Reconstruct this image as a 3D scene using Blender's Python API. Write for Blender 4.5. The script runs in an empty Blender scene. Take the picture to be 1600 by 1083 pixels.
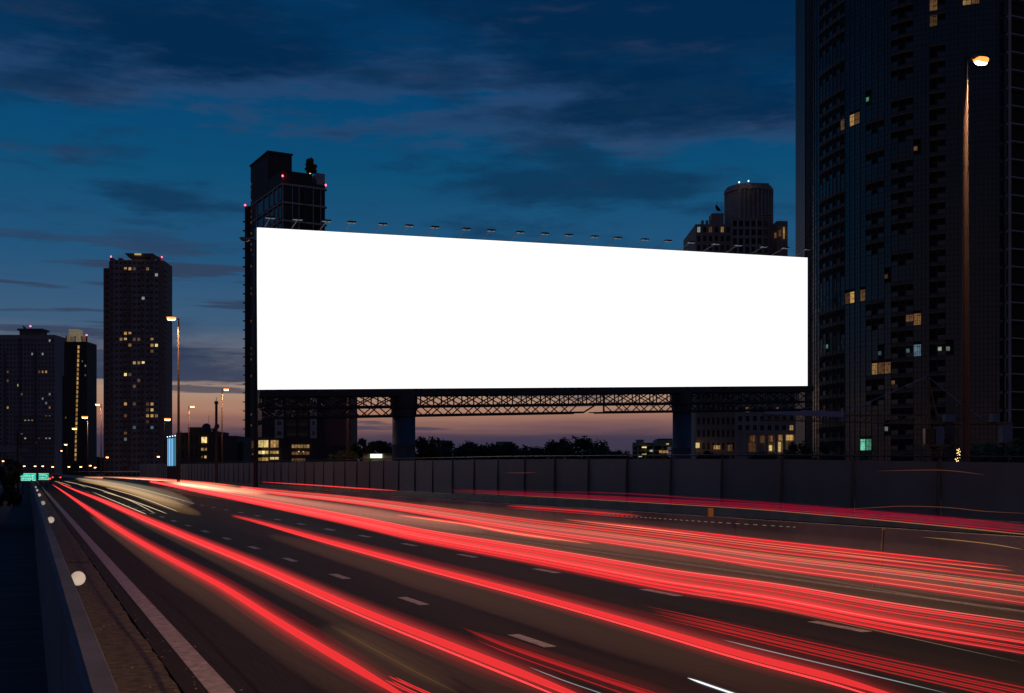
import bpy, math, random
from mathutils import Vector, Matrix
random.seed(7)
S = bpy.context.scene
# ------------------------------------------------------------------ camera
F_PX, XC, YH, EYE = 1777.0, 800.0, 738.0, 1.77
TH = math.atan2(755.0, F_PX)
CS, SN = math.cos(TH), math.sin(TH)
cd = bpy.data.cameras.new("camera"); cam = bpy.data.objects.new("camera", cd); S.collection.objects.link(cam)
cam.location = (0, 0, EYE); cam.rotation_euler = (math.radians(90), 0, -TH)
cd.sensor_width = 36; cd.lens = 36 * F_PX / 1600; cd.shift_y = (YH - 541.5) / 1600; cd.clip_start = 0.05; cd.clip_end = 9000
S.camera = cam
S.view_settings.view_transform = 'Standard'; S.view_settings.look = 'None'
S.view_settings.exposure = 0; S.view_settings.gamma = 1; S.view_settings.use_curve_mapping = False
S.cycles.use_denoising = True
S.cycles.max_bounces = 6; S.cycles.volume_bounces = 0; S.cycles.transparent_max_bounces = 48
S.cycles.sample_clamp_indirect = 3

def lin(c):
    return tuple(((v / 255) / 12.92 if v / 255 <= .04045 else ((v / 255 + .055) / 1.055) ** 2.4) for v in c) + (1,)

# ------------------------------------------------------------------ sky at dusk
class NT:
    def __init__(s, tree): s.t = tree; s.t.nodes.clear()
    def n(s, typ, **kw):
        nd = s.t.nodes.new(typ)
        for k, v in kw.items():
            if k.startswith('i_'): nd.inputs[int(k[2:])].default_value = v
            else: setattr(nd, k, v)
        return nd
    def l(s, a, b): s.t.links.new(a, b)
    def m(s, op, a, b=0.0, c=None):
        nd = s.t.nodes.new('ShaderNodeMath'); nd.operation = op
        for i, v in enumerate((a, b, c)):
            if v is None: continue
            if isinstance(v, (int, float)): nd.inputs[i].default_value = v
            else: s.l(v, nd.inputs[i])
        return nd.outputs[0]
    def sm(s, v, a, b):
        nd = s.t.nodes.new('ShaderNodeMapRange'); nd.interpolation_type = 'SMOOTHSTEP'
        s.l(v, nd.inputs[0]); nd.inputs[1].default_value = a; nd.inputs[2].default_value = b
        return nd.outputs[0]
    def mix(s, f, a, b, mode='MIX'):
        nd = s.t.nodes.new('ShaderNodeMix'); nd.data_type = 'RGBA'; nd.blend_type = mode
        for i, v in ((0, f), (6, a), (7, b)):
            if isinstance(v, (int, float)): nd.inputs[i].default_value = v
            elif isinstance(v, tuple): nd.inputs[i].default_value = v
            else: s.l(v, nd.inputs[i])
        return nd.outputs[2]
    def ramp(s, v, stops):
        nd = s.t.nodes.new('ShaderNodeValToRGB'); s.l(v, nd.inputs[0]); cr = nd.color_ramp
        while len(cr.elements) < len(stops): cr.elements.new(.5)
        for e, (p, c) in zip(cr.elements, stops): e.position = p; e.color = c
        return nd.outputs[0]
    def noise(s, vec, scale, detail=5, rough=.55, sc=None):
        if sc:
            mp = s.n('ShaderNodeMapping'); s.l(vec, mp.inputs[0]); mp.inputs['Scale'].default_value = sc; vec = mp.outputs[0]
        nd = s.n('ShaderNodeTexNoise'); s.l(vec, nd.inputs['Vector']); nd.inputs['Scale'].default_value = scale
        nd.inputs['Detail'].default_value = detail; nd.inputs['Roughness'].default_value = rough
        return nd.outputs[0]

w = bpy.data.worlds.new("World"); S.world = w; w.use_nodes = True
g = NT(w.node_tree)
tc = g.n('ShaderNodeTexCoord'); sep = g.n('ShaderNodeSeparateXYZ'); g.l(tc.outputs['Generated'], sep.inputs[0])
X_, Y_, Z_ = sep.outputs
hor = g.m('SQRT', g.m('ADD', g.m('MULTIPLY', X_, X_), g.m('MULTIPLY', Y_, Y_)))
t = g.m('DIVIDE', Z_, g.m('MAXIMUM', hor, .02))             # tangent of the elevation
az = g.m('ARCTAN2', X_, Y_)                                  # 0 along the road, positive to the right
cb = g.n('ShaderNodeCombineXYZ'); g.l(az, cb.inputs[0]); g.l(t, cb.inputs[1])
uv = cb.outputs[0]
n_big = g.noise(uv, 2.2, 6, .55, (1.0, 3.4, 1)); n_fine = g.noise(uv, 7, 8, .62, (1.0, 4.2, 1)); n_str = g.noise(uv, 9, 6, .55, (.55, 9, 1))
tk = g.m('ADD', t, g.m('MULTIPLY', g.m('SUBTRACT', n_str, .5), .022))
base = g.ramp(tk, [(0, lin((50, 47, 66))), (.030, lin((66, 58, 78))), (.040, lin((128, 92, 90))), (.052, lin((168, 122, 102))),
                   (.070, lin((172, 142, 122))), (.084, lin((126, 118, 120))), (.125, lin((62, 92, 122))),
                   (.18, lin((36, 84, 122))), (.26, lin((13, 77, 116))), (.34, lin((4, 66, 112))), (.5, lin((4, 50, 92))), (1, lin((4, 36, 70)))])
# the sunset glow fades away from its own side of the sky
away = g.sm(g.m('ABSOLUTE', g.m('SUBTRACT', az, .25)), .9, 2.4)
city = g.ramp(t, [(0, lin((112, 76, 62))), (.12, lin((78, 60, 58))), (.35, lin((42, 43, 54))), (.7, lin((10, 34, 62)))])
col = g.mix(g.m('MULTIPLY', away, .9), base, city)
# low slate bank above the glow, broken to the right
low = g.m('MULTIPLY', g.sm(g.m('ADD', tk, g.m('MULTIPLY', g.m('SUBTRACT', n_big, .5), .05)), .076, .079),
          g.m('SUBTRACT', 1.0, g.sm(g.m('ADD', t, g.m('MULTIPLY', g.m('SUBTRACT', n_fine, .5), .12)), .085, .125)))
low = g.m('MULTIPLY', low, g.m('SUBTRACT', 1.0, g.sm(az, .22, .34)))
col = g.mix(g.m('MULTIPLY', low, .9), col, lin((40, 58, 86)))
hb = g.m('MULTIPLY', g.sm(g.m('ADD', n_str, g.m('MULTIPLY', n_big, .5)), .79, .86), g.m('SUBTRACT', 1.0, g.sm(t, .17, .22)))
col = g.mix(g.m('MULTIPLY', hb, .75), col, lin((50, 60, 84)))
# upper blue-grey sheet with mauve lower fringe
e = g.m('ADD', t, g.m('ADD', g.m('MULTIPLY', g.m('SUBTRACT', n_big, .5), .40), g.m('MULTIPLY', g.m('SUBTRACT', n_fine, .5), .17)))
e = g.m('SUBTRACT', e, g.m('MULTIPLY', az, -.02))
fringe = g.m('MULTIPLY', g.sm(e, .285, .31), g.m('SUBTRACT', 1.0, g.sm(e, .31, .37)))
sheet = g.sm(e, .295, .36)
col = g.mix(g.m('MULTIPLY', sheet, g.m('ADD', .35, g.m('MULTIPLY', g.sm(g.noise(uv, 2.6, 7, .6, (1, 3.0, 9)), .36, .56), .55))), col, lin((3, 38, 72)))
col = g.mix(g.m('MULTIPLY', fringe, .42), col, lin((52, 72, 108)))
wisps = g.m('MULTIPLY', g.sm(n_fine, .52, .70), g.sm(t, .14, .24))
col = g.mix(g.m('MULTIPLY', wisps, .52), col, lin((24, 52, 88)))
mauve = g.m('MULTIPLY', g.sm(g.noise(uv, 5, 7, .6, (1.1, 5, 3)), .54, .72), g.sm(t, .2, .3))
col = g.mix(g.m('MULTIPLY', mauve, .38), col, lin((62, 70, 104)))
n_mid = g.noise(uv, 3.1, 8, .6, (1.0, 4.0, 5))
midc = g.m('MULTIPLY', g.sm(n_mid, .50, .62), g.m('MULTIPLY', g.sm(t, .15, .2), g.m('SUBTRACT', 1.0, g.sm(t, .36, .44))))
col = g.mix(g.m('MULTIPLY', midc, .72), col, lin((14, 48, 80)))
gnd = g.sm(t, -.02, 0); col = g.mix(gnd, lin((12, 12, 18)), col)
bg = g.n('ShaderNodeBackground'); g.l(col, bg.inputs[0]); bg.inputs[1].default_value = 1.0
out = g.n('ShaderNodeOutputWorld'); g.l(bg.outputs[0], out.inputs[0])
# the last light of the set sun, low ahead and to the left
sd = bpy.data.lights.new("sun", 'SUN'); sun = bpy.data.objects.new("sun", sd); S.collection.objects.link(sun)
sd.energy = 0.02; sd.angle = math.radians(20); sd.color = (1, .62, .42); sun.rotation_euler = (math.radians(86), 0, math.radians(176))

# ------------------------------------------------------------------ helpers
def cw(r, zc): return (r * CS + zc * SN, -r * SN + zc * CS)          # camera right / depth -> world x, y
def PX(px, zc): return cw((px - XC) * zc / F_PX, zc)
def ZY(py, zc): return EYE + (YH - py) * zc / F_PX
def on_height(px, py, h):
    zc = F_PX * (EYE - h) / (py - YH); x, y = PX(px, zc); return Vector((x, y, h))
def lane_zc(px, X): return F_PX * X / (CS * (px - 45.0))
def zc_to_y(zc, X): return (zc - X * SN) / CS

MATS = {}
def mat(name, col, rough=.7, metal=0, var=.25, scale=3.0, bump=0.0, emit=None, es=0, spec=.5, streak=None, coat=0):
    if name in MATS: return MATS[name]
    m = bpy.data.materials.new(name); m.use_nodes = True; q = NT(m.node_tree)
    p = q.n('ShaderNodeBsdfPrincipled'); o = q.n('ShaderNodeOutputMaterial'); q.l(p.outputs[0], o.inputs[0])
    c = q.n('ShaderNodeTexCoord'); 
    nz = q.noise(c.outputs['Object'], scale, 7, .6, streak)
    k = q.n('ShaderNodeMapRange'); q.l(nz, k.inputs[0]); k.inputs[1].default_value = .3; k.inputs[2].default_value = .7
    a = tuple(v * (1 - var) for v in col[:3]) + (1,); b = tuple(min(1, v * (1 + var)) for v in col[:3]) + (1,)
    cc = q.mix(k.outputs[0], a, b); q.l(cc, p.inputs['Base Color'])
    r = q.m('ADD', q.m('MULTIPLY', k.outputs[0], .15), rough - .07); q.l(r, p.inputs['Roughness'])
    p.inputs['Metallic'].default_value = metal; p.inputs['Specular IOR Level'].default_value = spec
    if bump:
        bp = q.n('ShaderNodeBump'); bp.inputs['Strength'].default_value = bump; bp.inputs['Distance'].default_value = .02
        n2 = q.noise(c.outputs['Object'], scale * 12, 6, .7, streak); q.l(n2, bp.inputs['Height']); q.l(bp.outputs[0], p.inputs['Normal'])
    if emit:
        p.inputs['Emission Strength'].default_value = es
        nn = q.noise(c.outputs['Object'], 1.6, 3, .6); kk = q.n('ShaderNodeMapRange'); q.l(nn, kk.inputs[0]); kk.inputs[1].default_value = .35; kk.inputs[2].default_value = .65; kk.inputs[3].default_value = .45
        kk.inputs[3].default_value = .12; oi = q.n('ShaderNodeObjectInfo'); q.l(q.m('MULTIPLY', q.m('ADD', q.m('MULTIPLY', oi.outputs['Random'], .9), .45), es), p.inputs['Emission Strength']); q.l(q.mix(kk.outputs[0], tuple(v * .35 for v in emit[:3]) + (1,), tuple(emit[:3]) + (1,)), p.inputs['Emission Color'])
    MATS[name] = m; return m
def emis(name, col, s):
    if name in MATS: return MATS[name]
    m = bpy.data.materials.new(name); m.use_nodes = True; q = NT(m.node_tree)
    e = q.n('ShaderNodeEmission'); e.inputs[0].default_value = tuple(col[:3]) + (1,); e.inputs[1].default_value = s
    o = q.n('ShaderNodeOutputMaterial'); q.l(e.outputs[0], o.inputs[0]); MATS[name] = m; return m
def glowvol(name, col, s):
    if name in MATS: return MATS[name]
    m = bpy.data.materials.new(name); m.use_nodes = True; q = NT(m.node_tree)
    e = q.n('ShaderNodeEmission'); e.inputs[0].default_value = tuple(col[:3]) + (1,); e.inputs[1].default_value = s
    o = q.n('ShaderNodeOutputMaterial'); q.l(e.outputs[0], o.inputs['Volume']); MATS[name] = m; return m

class MB:
    def __init__(s): s.v = []; s.f = []
    def box(s, x0, x1, y0, y1, z0, z1, M=None):
        b = len(s.v)
        for z in (z0, z1):
            for x, y in ((x0, y0), (x1, y0), (x1, y1), (x0, y1)):
                p = Vector((x, y, z)); s.v.append(M @ p if M else p)
        for q in ((0, 3, 2, 1), (4, 5, 6, 7), (0, 1, 5, 4), (1, 2, 6, 5), (2, 3, 7, 6), (3, 0, 4, 7)): s.f.append([b + i for i in q])
        return s
    def prism(s, prof, path_a, path_b):        # profile of (offset, z) swept between two y positions
        b = len(s.v); n = len(prof)
        for y in (path_a, path_b):
            for x, z in prof: s.v.append(Vector((x, y, z)))
        for i in range(n): s.f.append([b + i, b + (i + 1) % n, b + n + (i + 1) % n, b + n + i])
        s.f.append([b + i for i in range(n)][::-1]); s.f.append([b + n + i for i in range(n)]); return s
    def tube(s, pts, rx, rz=None, n=8, taper=None):
        rz = rz or rx; b = len(s.v); m = len(pts)
        for i, p in enumerate(pts):
            d = (pts[min(i + 1, m - 1)] - pts[max(i - 1, 0)]).normalized()
            up = Vector((0, 0, 1)) if abs(d.z) < .9 else Vector((1, 0, 0))
            a = d.cross(up).normalized(); c = a.cross(d).normalized(); k = taper[i] if taper else 1
            for j in range(n):
                t_ = 2 * math.pi * j / n; s.v.append(p + a * (math.cos(t_) * rx * k) + c * (math.sin(t_) * rz * k))
        for i in range(m - 1):
            for j in range(n):
                s.f.append([b + i * n + j, b + i * n + (j + 1) % n, b + (i + 1) * n + (j + 1) % n, b + (i + 1) * n + j][::-1])
        s.f.append([b + j for j in range(n)]); s.f.append([b + (m - 1) * n + j for j in range(n)][::-1]); return s
    def lathe(s, prof, M=None, n=14):
        b = len(s.v)
        for r, z in prof:
            for j in range(n):
                t_ = 2 * math.pi * j / n; p = Vector((r * math.cos(t_), r * math.sin(t_), z)); s.v.append(M @ p if M else p)
        for i in range(len(prof) - 1):
            for j in range(n): s.f.append([b + i * n + j, b + i * n + (j + 1) % n, b + (i + 1) * n + (j + 1) % n, b + (i + 1) * n + j])
        s.f.append([b + j for j in range(n)][::-1]); s.f.append([b + (len(prof) - 1) * n + j for j in range(n)]); return s
    def mesh(s, name, m=None, smooth=False):
        me = bpy.data.meshes.new(name); me.from_pydata([tuple(v) for v in s.v], [], s.f)
        if m: me.materials.append(m)
        if smooth: me.polygons.foreach_set('use_smooth', [True] * len(me.polygons))
        me.update(); return me
    def obj(s, name, m, parent=None, smooth=False): return link(name, s.mesh(name, m, smooth), parent)
def link(name, data, parent=None, loc=None, rot=None, scale=None):
    o = bpy.data.objects.new(name, data); S.collection.objects.link(o)
    if parent: o.parent = parent
    if loc is not None: o.location = loc
    if rot is not None: o.rotation_euler = rot
    if scale is not None: o.scale = scale
    return o
def thing(name, label, cat, loc=(0, 0, 0), rz=0, group=None):
    o = link(name, None, None, loc, (0, 0, rz)); return tag(o, label, cat, group)
def tag(o, label, cat, group=None):
    o['label'] = label; o['category'] = cat
    if group: o['group'] = group
    return o
def struct(o): o['kind'] = 'structure'; return o
def stuff(o): o['kind'] = 'stuff'; return o
def dup_tree(o, parent=None):
    c = o.copy(); S.collection.objects.link(c)
    if parent: c.parent = parent
    for ch in o.children: dup_tree(ch, c)
    return c
def spline(pts, n=8):
    P = [pts[0]] + list(pts) + [pts[-1]]; o = []
    for i in range(1, len(P) - 2):
        for k in range(n):
            t_ = k / n; a, b, c, d = P[i - 1], P[i], P[i + 1], P[i + 2]
            o.append(.5 * ((2 * b) + (c - a) * t_ + (2 * a - 5 * b + 4 * c - d) * t_ ** 2 + (3 * b - a - 3 * c + d) * t_ ** 3))
    o.append(P[-2]); return o

# ------------------------------------------------------------------ materials
M_asph = mat('asphalt', (.030, .027, .024), .85, var=.55, scale=.9, bump=.9, streak=(1, .10, 1), spec=.25)
M_conc = mat('shoulder_concrete', (.23, .22, .17), .92, var=.6, scale=9, bump=1.6)
M_parap = mat('parapet_concrete', (.13, .14, .19), .85, var=.3, scale=2.2, bump=.35)
M_paint = mat('road_paint', (.50, .50, .46), .7, var=.45, scale=9)
M_median = mat('median_concrete', (.48, .39, .28), .9, var=.25, scale=.9, bump=.3)
def tint(m, amt=.35):
    q = m.node_tree; p = q.nodes['Principled BSDF']; l_ = p.inputs['Base Color'].links[0]; mx = q.nodes.new('ShaderNodeMix'); mx.data_type = 'RGBA'; mx.blend_type = 'MULTIPLY'; mx.inputs[0].default_value = 1
    oi = q.nodes.new('ShaderNodeObjectInfo'); mr = q.nodes.new('ShaderNodeMapRange'); mr.inputs[3].default_value = 1 - amt; mr.inputs[4].default_value = 1 + amt; q.links.new(oi.outputs['Random'], mr.inputs[0]); q.links.new(l_.from_socket, mx.inputs[6]); q.links.new(mr.outputs[0], mx.inputs[7]); q.links.new(mx.outputs[2], p.inputs['Base Color']); return m
M_panel = mat('barrier_panel_paint', (.125, .130, .15), .5, metal=.0, var=.22, scale=.7, streak=(1, 1.0, .4), bump=.1)
tint(M_panel, .22)
M_post = mat('barrier_post_steel', (.06, .06, .07), .5, metal=.6)
M_dark = mat('dark_steel', (.035, .045, .06), .5, metal=.3)
tint(M_median, .14); tint(M_parap, .14); tint(M_conc, .12)
M_pillar = mat('pillar_blue_paint', (.045, .085, .14), .55, var=.25, scale=.6)
M_pole = mat('pole_galvanised', (.060, .028, .024), .8, metal=0, var=.12)
M_ground = mat('dark_ground', (.075, .07, .085), .95, var=.7, scale=1.4, bump=1.0, streak=(.25, 1.6, 1))
M_leaf = mat('leaf_green', (.045, .06, .03), .8, var=.5, scale=2)
M_bark = mat('bark', (.06, .045, .035), .9)
M_lamp = emis('sodium_lamp_glow', (1, .30, .06), 2.0)
M_lampfar = emis('distant_lamp_glow', (1, .34, .08), 4.0)
M_red = emis('red_warning_lamp', (1, .06, .10), 8)

# ------------------------------------------------------------------ ground and road
struct(MB().box(-6000, 7000, -400, 8000, -1.5, -.76).obj('ground', M_ground))
road = struct(MB().box(1.15, 26.0, -12, 1200, -.7, 0).obj('road', M_asph))
sh = struct(MB().box(.33, 1.10, -12, 1200, -.7, -.012).obj('shoulder', mat('gutter_concrete_dark', (.06, .055, .05), .9)))
for i in range(14):
    y0 = -8 + i * 10.6; zt_ = .005 + random.uniform(-.004, .004); mb = MB(); N_ = 60
    for k in range(N_ + 1):
        yk = y0 + .02 + 10.55 * k / N_; ex = 1.135 + random.uniform(-.022, .008)
        mb.v += [Vector((.36, yk, zt_)), Vector((ex, yk, zt_)), Vector((ex - .005, yk, -.03))]
        if k: b = 3 * k; mb.f += [[b - 3, b - 2, b + 1, b], [b - 2, b - 1, b + 2, b + 1]]
    mb.obj('concrete_slab', M_conc, sh)
MB().box(.36, 1.1, 140.4, 1200, -.02, .004).obj('concrete_slab', M_conc, sh)
MB().box(1.33, 1.525, -10, 900, .0, .004).obj('edge_line', M_paint, road)
MB().box(11.55, 11.70, -10, 900, .0, .004).obj('edge_line', M_paint, road)
MB().box(13.4, 13.55, -10, 900, .0, .004).obj('edge_line', M_paint, road)
dash = MB().box(-.07, .07, -.5, .5, 0, .004).mesh('lane_dash', M_paint)
Zf = lambda py: F_PX * EYE / (py - YH)
for X, px0, py0, n in ((4.86, 825, 1001, 34), (8.55, 1035, 926, 34)):
    yy = zc_to_y(Zf(py0), X)
    for k in range(-3, n):
        link('lane_dash', dash, road, (X, yy + k * 4.0, 0), None, (random.uniform(.95, 1.1), random.uniform(.92, 1.05), 1))
for k in range(40): link('lane_dash', dash, road, (17.4, k * 8.0, 0), None, (1, 3, 1))
# grit in the gutter
rng = random.Random(3); mb = MB()
for k in range(420):
    x = .4 + abs(rng.gauss(.55, .22)); y = rng.uniform(2.5, 30) ; s_ = rng.uniform(.003, .010)
    M = Matrix.Translation((x, y, .006)) @ Matrix.Rotation(rng.uniform(0, 6), 4, 'Z')
    mb.box(-s_, s_, -s_ * .7, s_ * .7, 0, s_, M)
stuff(mb.obj('gravel', mat('pale_grit', (.45, .40, .33), .9)))

# ------------------------------------------------------------------ near parapet wall
par = thing('parapet_wall', 'low weathered concrete parapet wall running along the left road edge', 'parapet')
prof = [(.205, -.76), (.30, -.76), (.355, -.02), (.335, .55), (.335, .885), (.325, .90), (.235, .90), (.205, .865)]
y = -2.0
for i in range(60):
    L = 5.2 if i < 40 else 20
    b = MB().prism([(x + random.uniform(-.001, .001), z) for x, z in prof][::-1], y + .006, y + L - .006).obj('wall_segment', M_parap, par); y += L
MB().prism([(x - (.006 if x > .27 else -.006), z - .006) for x, z in prof][::-1], -2, y).obj('wall_core', mat('joint_filler', (.03, .03, .035)), par)
M_disc = mat('reflector_glow', (.85, .82, .74), .35, emit=(1, .86, .68), es=.42)  # reflectors, no lamps: the light they throw back is put in as emission
M_rim = mat('marker_rim', (.3, .3, .3), .4, metal=.8)
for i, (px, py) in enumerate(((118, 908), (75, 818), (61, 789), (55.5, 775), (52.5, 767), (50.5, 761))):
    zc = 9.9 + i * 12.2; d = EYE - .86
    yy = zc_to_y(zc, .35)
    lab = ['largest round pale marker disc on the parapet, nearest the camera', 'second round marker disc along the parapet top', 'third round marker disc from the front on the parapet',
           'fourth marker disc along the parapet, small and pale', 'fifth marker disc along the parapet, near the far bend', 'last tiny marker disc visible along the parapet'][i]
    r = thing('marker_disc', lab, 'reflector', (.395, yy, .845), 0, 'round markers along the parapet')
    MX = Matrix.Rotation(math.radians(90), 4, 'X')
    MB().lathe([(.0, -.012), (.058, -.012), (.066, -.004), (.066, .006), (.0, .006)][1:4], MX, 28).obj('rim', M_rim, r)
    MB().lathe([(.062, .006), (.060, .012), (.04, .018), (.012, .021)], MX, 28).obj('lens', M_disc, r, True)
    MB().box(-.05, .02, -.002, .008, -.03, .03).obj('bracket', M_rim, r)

# ------------------------------------------------------------------ median barrier
med = thing('median_barrier', 'grey brown concrete median barrier between the two carriageways', 'barrier')
mp = [(-.28, 0), (.28, 0), (.26, .09), (.12, .33), (.08, .9), (-.08, .9), (-.12, .33), (-.26, .09)]
blk = MB().prism(mp[::-1], .02, 3.98).mesh('barrier_block', M_median)
for i in range(90): link('barrier_block', blk, med, (12.3 + random.uniform(-.012, .012), i * 4.0 - 2, random.uniform(-.006, .006)))
MB().prism(mp[::-1], 358.0, 1100).obj('barrier_block', M_median, med).location = (12.3, 0, 0)
r = thing('reflector_post', 'small orange reflector standing on the median barrier', 'reflector', (12.3, zc_to_y(lane_zc(1110, 12.3), 12.3), .9))
MB().box(-.06, .06, -.02, .02, 0, .16).obj('plate', mat('orange_reflector', (.7, .32, .08), .4), r); MB().box(-.03, .03, .02, .04, -.02, .14).obj('backing', M_post, r)

# ------------------------------------------------------------------ tall screen barrier on the far side
XB = 26.0
TOP = [(20, 1.95), (32.3, 2.04), (35.3, 2.1), (43.5, 2.28), (50, 2.36), (66.5, 2.54), (93, 2.69), (141, 2.96), (197, 3.2), (300, 4.0), (700, 7)]
def topz(zc):
    for (a, za), (b, zb) in zip(TOP, TOP[1:]):
        if zc <= b: return za + (zb - za) * (zc - a) / (b - a)
    return TOP[-1][1]
nb = thing('screen_barrier', 'long dark grey panelled screen barrier along the far side of the road', 'barrier')
y_joint = zc_to_y(lane_zc(1467, XB), XB)
MB().box(XB - .25, XB + .25, -10, 500, -.7, .35).obj('barrier_base', M_median, nb)
for k in range(-4, 70):
    y0 = y_joint + (k - 1) * 4.0; y1 = y0 + 4.0
    z0, z1 = topz(y0 * CS + XB * SN), topz(y1 * CS + XB * SN)
    mb = MB(); j = random.uniform(-.02, .02)
    a, b = y0 + .09, y1 - .09
    v = [(XB + j, a, .36), (XB + j, b, .36), (XB + .05 + j, b, .36), (XB + .05 + j, a, .36), (XB + j, a, z0), (XB + j, b, z1), (XB + .05 + j, b, z1), (XB + .05 + j, a, z0)]
    mb.v = [Vector(q) for q in v]; mb.f = [[0, 3, 2, 1], [4, 5, 6, 7], [0, 1, 5, 4], [1, 2, 6, 5], [2, 3, 7, 6], [3, 0, 4, 7]]
    mb.obj('panel', M_panel, nb)
    MB().tube([Vector((XB - .02, y0, .3)), Vector((XB - .02, y0, z0 * .6)), Vector((XB + .02, y0, z0 + .06))], .065, n=6).obj('post', M_post, nb)
    MB().tube([Vector((XB + .02, y0, z0 + .16)), Vector((XB + .02, y1, z1 + .16))], .035, n=6).obj('top_rail', M_post, nb)
    MB().box(XB, XB + .04, y0 - .02, y0 + .02, z0, z0 + .16).obj('rail_bracket', M_post, nb)

# ------------------------------------------------------------------ street lamps
def lamp_meshes():
    pole = MB().tube([Vector((0, 0, 0)), Vector((0, 0, .5)), Vector((0, 0, 14.5))], .145, n=12, taper=[1.1, 1.0, .42]).mesh('pole', M_pole, True)
    base_ = MB().lathe([(.26, 0), (.26, .05), (.2, .08), (.18, .3)]).mesh('base_plate', M_pole)
    arm = MB().tube([Vector((0, 0, 14.35)), Vector((.05, 0, 14.46)), Vector((.2, 0, 14.52)), Vector((.4, 0, 14.54))], .045, n=8).mesh('arm', M_pole, True)
    hs = MB(); pts = [Vector((x, 0, 14.57)) for x in (.26, .36, .6, .84, .96)]
    hs.tube(pts, .14, .07, 10, taper=[.35, .9, 1.1, .9, .3]); head = hs.mesh('lamp_head', mat('lamp_housing', (.25, .23, .2), .4, metal=.5), True)
    ls = MB(); ls.lathe([(.04, -.17), (.13, -.145), (.185, -.08), (.195, -.01)], Matrix.Translation((.62, 0, 14.56)) @ Matrix.Scale(1.45, 4, (1, 0, 0)), 14)
    return pole, base_, arm, head, ls
M_burn = emis('sodium_burner', (1, .62, .26), 14)
bn = MB(); bn.lathe([(.03, -.185), (.10, -.17), (.125, -.12), (.10, -.08)], Matrix.Translation((.62, 0, 14.55)) @ Matrix.Scale(1.9, 4, (1, 0, 0)), 14); burn_m = bn.mesh('burner', M_burn, True)
pole_m, base_m, arm_m, head_m, ls = lamp_meshes(); lens_m = ls.mesh('lens', M_lamp, True); lensf_m = ls.mesh('lens', M_lampfar, True)
lens_off = ls.mesh('lens', mat('unlit_lens', (.3, .28, .25), .3), True)
def street_lamp(px, X, ptop, label, side, lit=True, power=0, zc=None, group='tall street lamps', xy=None, far=False, scale=None):
    if xy: x, y = xy; sc = 1
    else:
        zc = zc or lane_zc(px, X); x, y = PX(px, zc); sc = (ZY(ptop, zc) + (0 if X else .76)) / 14.6
    o = thing('street_lamp', label, 'street lamp', (x, y, 0 if X else -.76), (math.pi if side < 0 else 0) - (TH if not X else 0), group)
    link('pole', pole_m, o, None, None, (scale or 1, scale or 1, sc)); link('base_plate', base_m, o)
    dz = 14.6 * (sc - 1)
    link('arm', arm_m, o, (0, 0, dz)); link('lamp_head', head_m, o, (0, 0, dz)); 
    le = link('lens', lensf_m if far else (lens_m if lit else lens_off), o, (0, 0, dz))
    if scale:
        for c in o.children[2:]: c.scale = (scale, scale, scale); c.location.z = 14.6 * sc - 14.6 * scale
    if lit:
        zz_ = x * SN + y * CS; kx = 1 if zz_ < 90 else (1.5 if zz_ < 230 else 2.5); s0_ = scale or 1; k2 = kx * s0_
        le.scale = (k2, k2, k2); le.location = (.62 * (s0_ - k2), 0, 14.6 * sc - 14.6 * s0_ + 14.5 * (s0_ - k2))
        bu = link('burner', burn_m, o, tuple(le.location)); bu.scale = le.scale
    if power:
        ld = bpy.data.lights.new('lamp_light', 'SPOT'); ld.energy = power * .6; ld.color = (1, .50, .22); ld.shadow_soft_size = .25; ld.spot_size = math.radians(165); ld.spot_blend = .6
        lo = link('lamp_light', ld, o, (.62, 0, 14.6 * sc - .75))
    return o
G2 = 'street lamps along the far barrier'; G1 = 'street lamps along the median'
street_lamp(1509, 27, 85, 'nearest tall street lamp, lit orange in front of the huge glass tower', 1, power=1500, group=G2)
street_lamp(543, 27, 517, 'pole of the street lamp hidden behind the billboard near its left end', 1, power=3000, group=G2)
street_lamp(347, 27, 607, 'lit street lamp right of the thin mast, by the tower behind the billboard', 1, power=3000, group=G2)
street_lamp(295, 27, 634, 'lit street lamp over the flat roofed low block', 1, power=2000, group=G2)
street_lamp(257, 27, 654, 'lit street lamp against the right edge of the tall slab tower', 1, power=0, group=G2)
street_lamp(399.5, 12.3, 373, 'unlit street lamp beside the left edge of the white billboard', -1, lit=False, group=G1)
street_lamp(279, 12.3, 496, 'tallest lit median street lamp just right of the slab tower', -1, power=2600, group=G1)
street_lamp(158, 12.3, 631, 'lit median street lamp left of the slab tower foot', -1, power=2500, group=G1)
street_lamp(137, 12.3, 651, 'lit lamp at the right side of the narrow dark tower', -1, power=2000, group=G1)
street_lamp(120, 12.5, 669, 'lit lamp over the middle of the narrow dark tower', -1, group=G1)
street_lamp(105, 15.5, 694, 'lit lamp at the left foot of the narrow dark tower', -1, group=G1)
street_lamp(98.5, 17.5, 704, 'small lit lamp second below the narrow tower foot', -1, group=G1, far=True)
street_lamp(92.5, 18, 712, 'tiny lit lamp third in the descending distant row', -1, group=G1, far=True)
street_lamp(88, 19, 719, 'lowest tiny lit lamp of the descending distant row', -1, group=G1, far=True)
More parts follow.
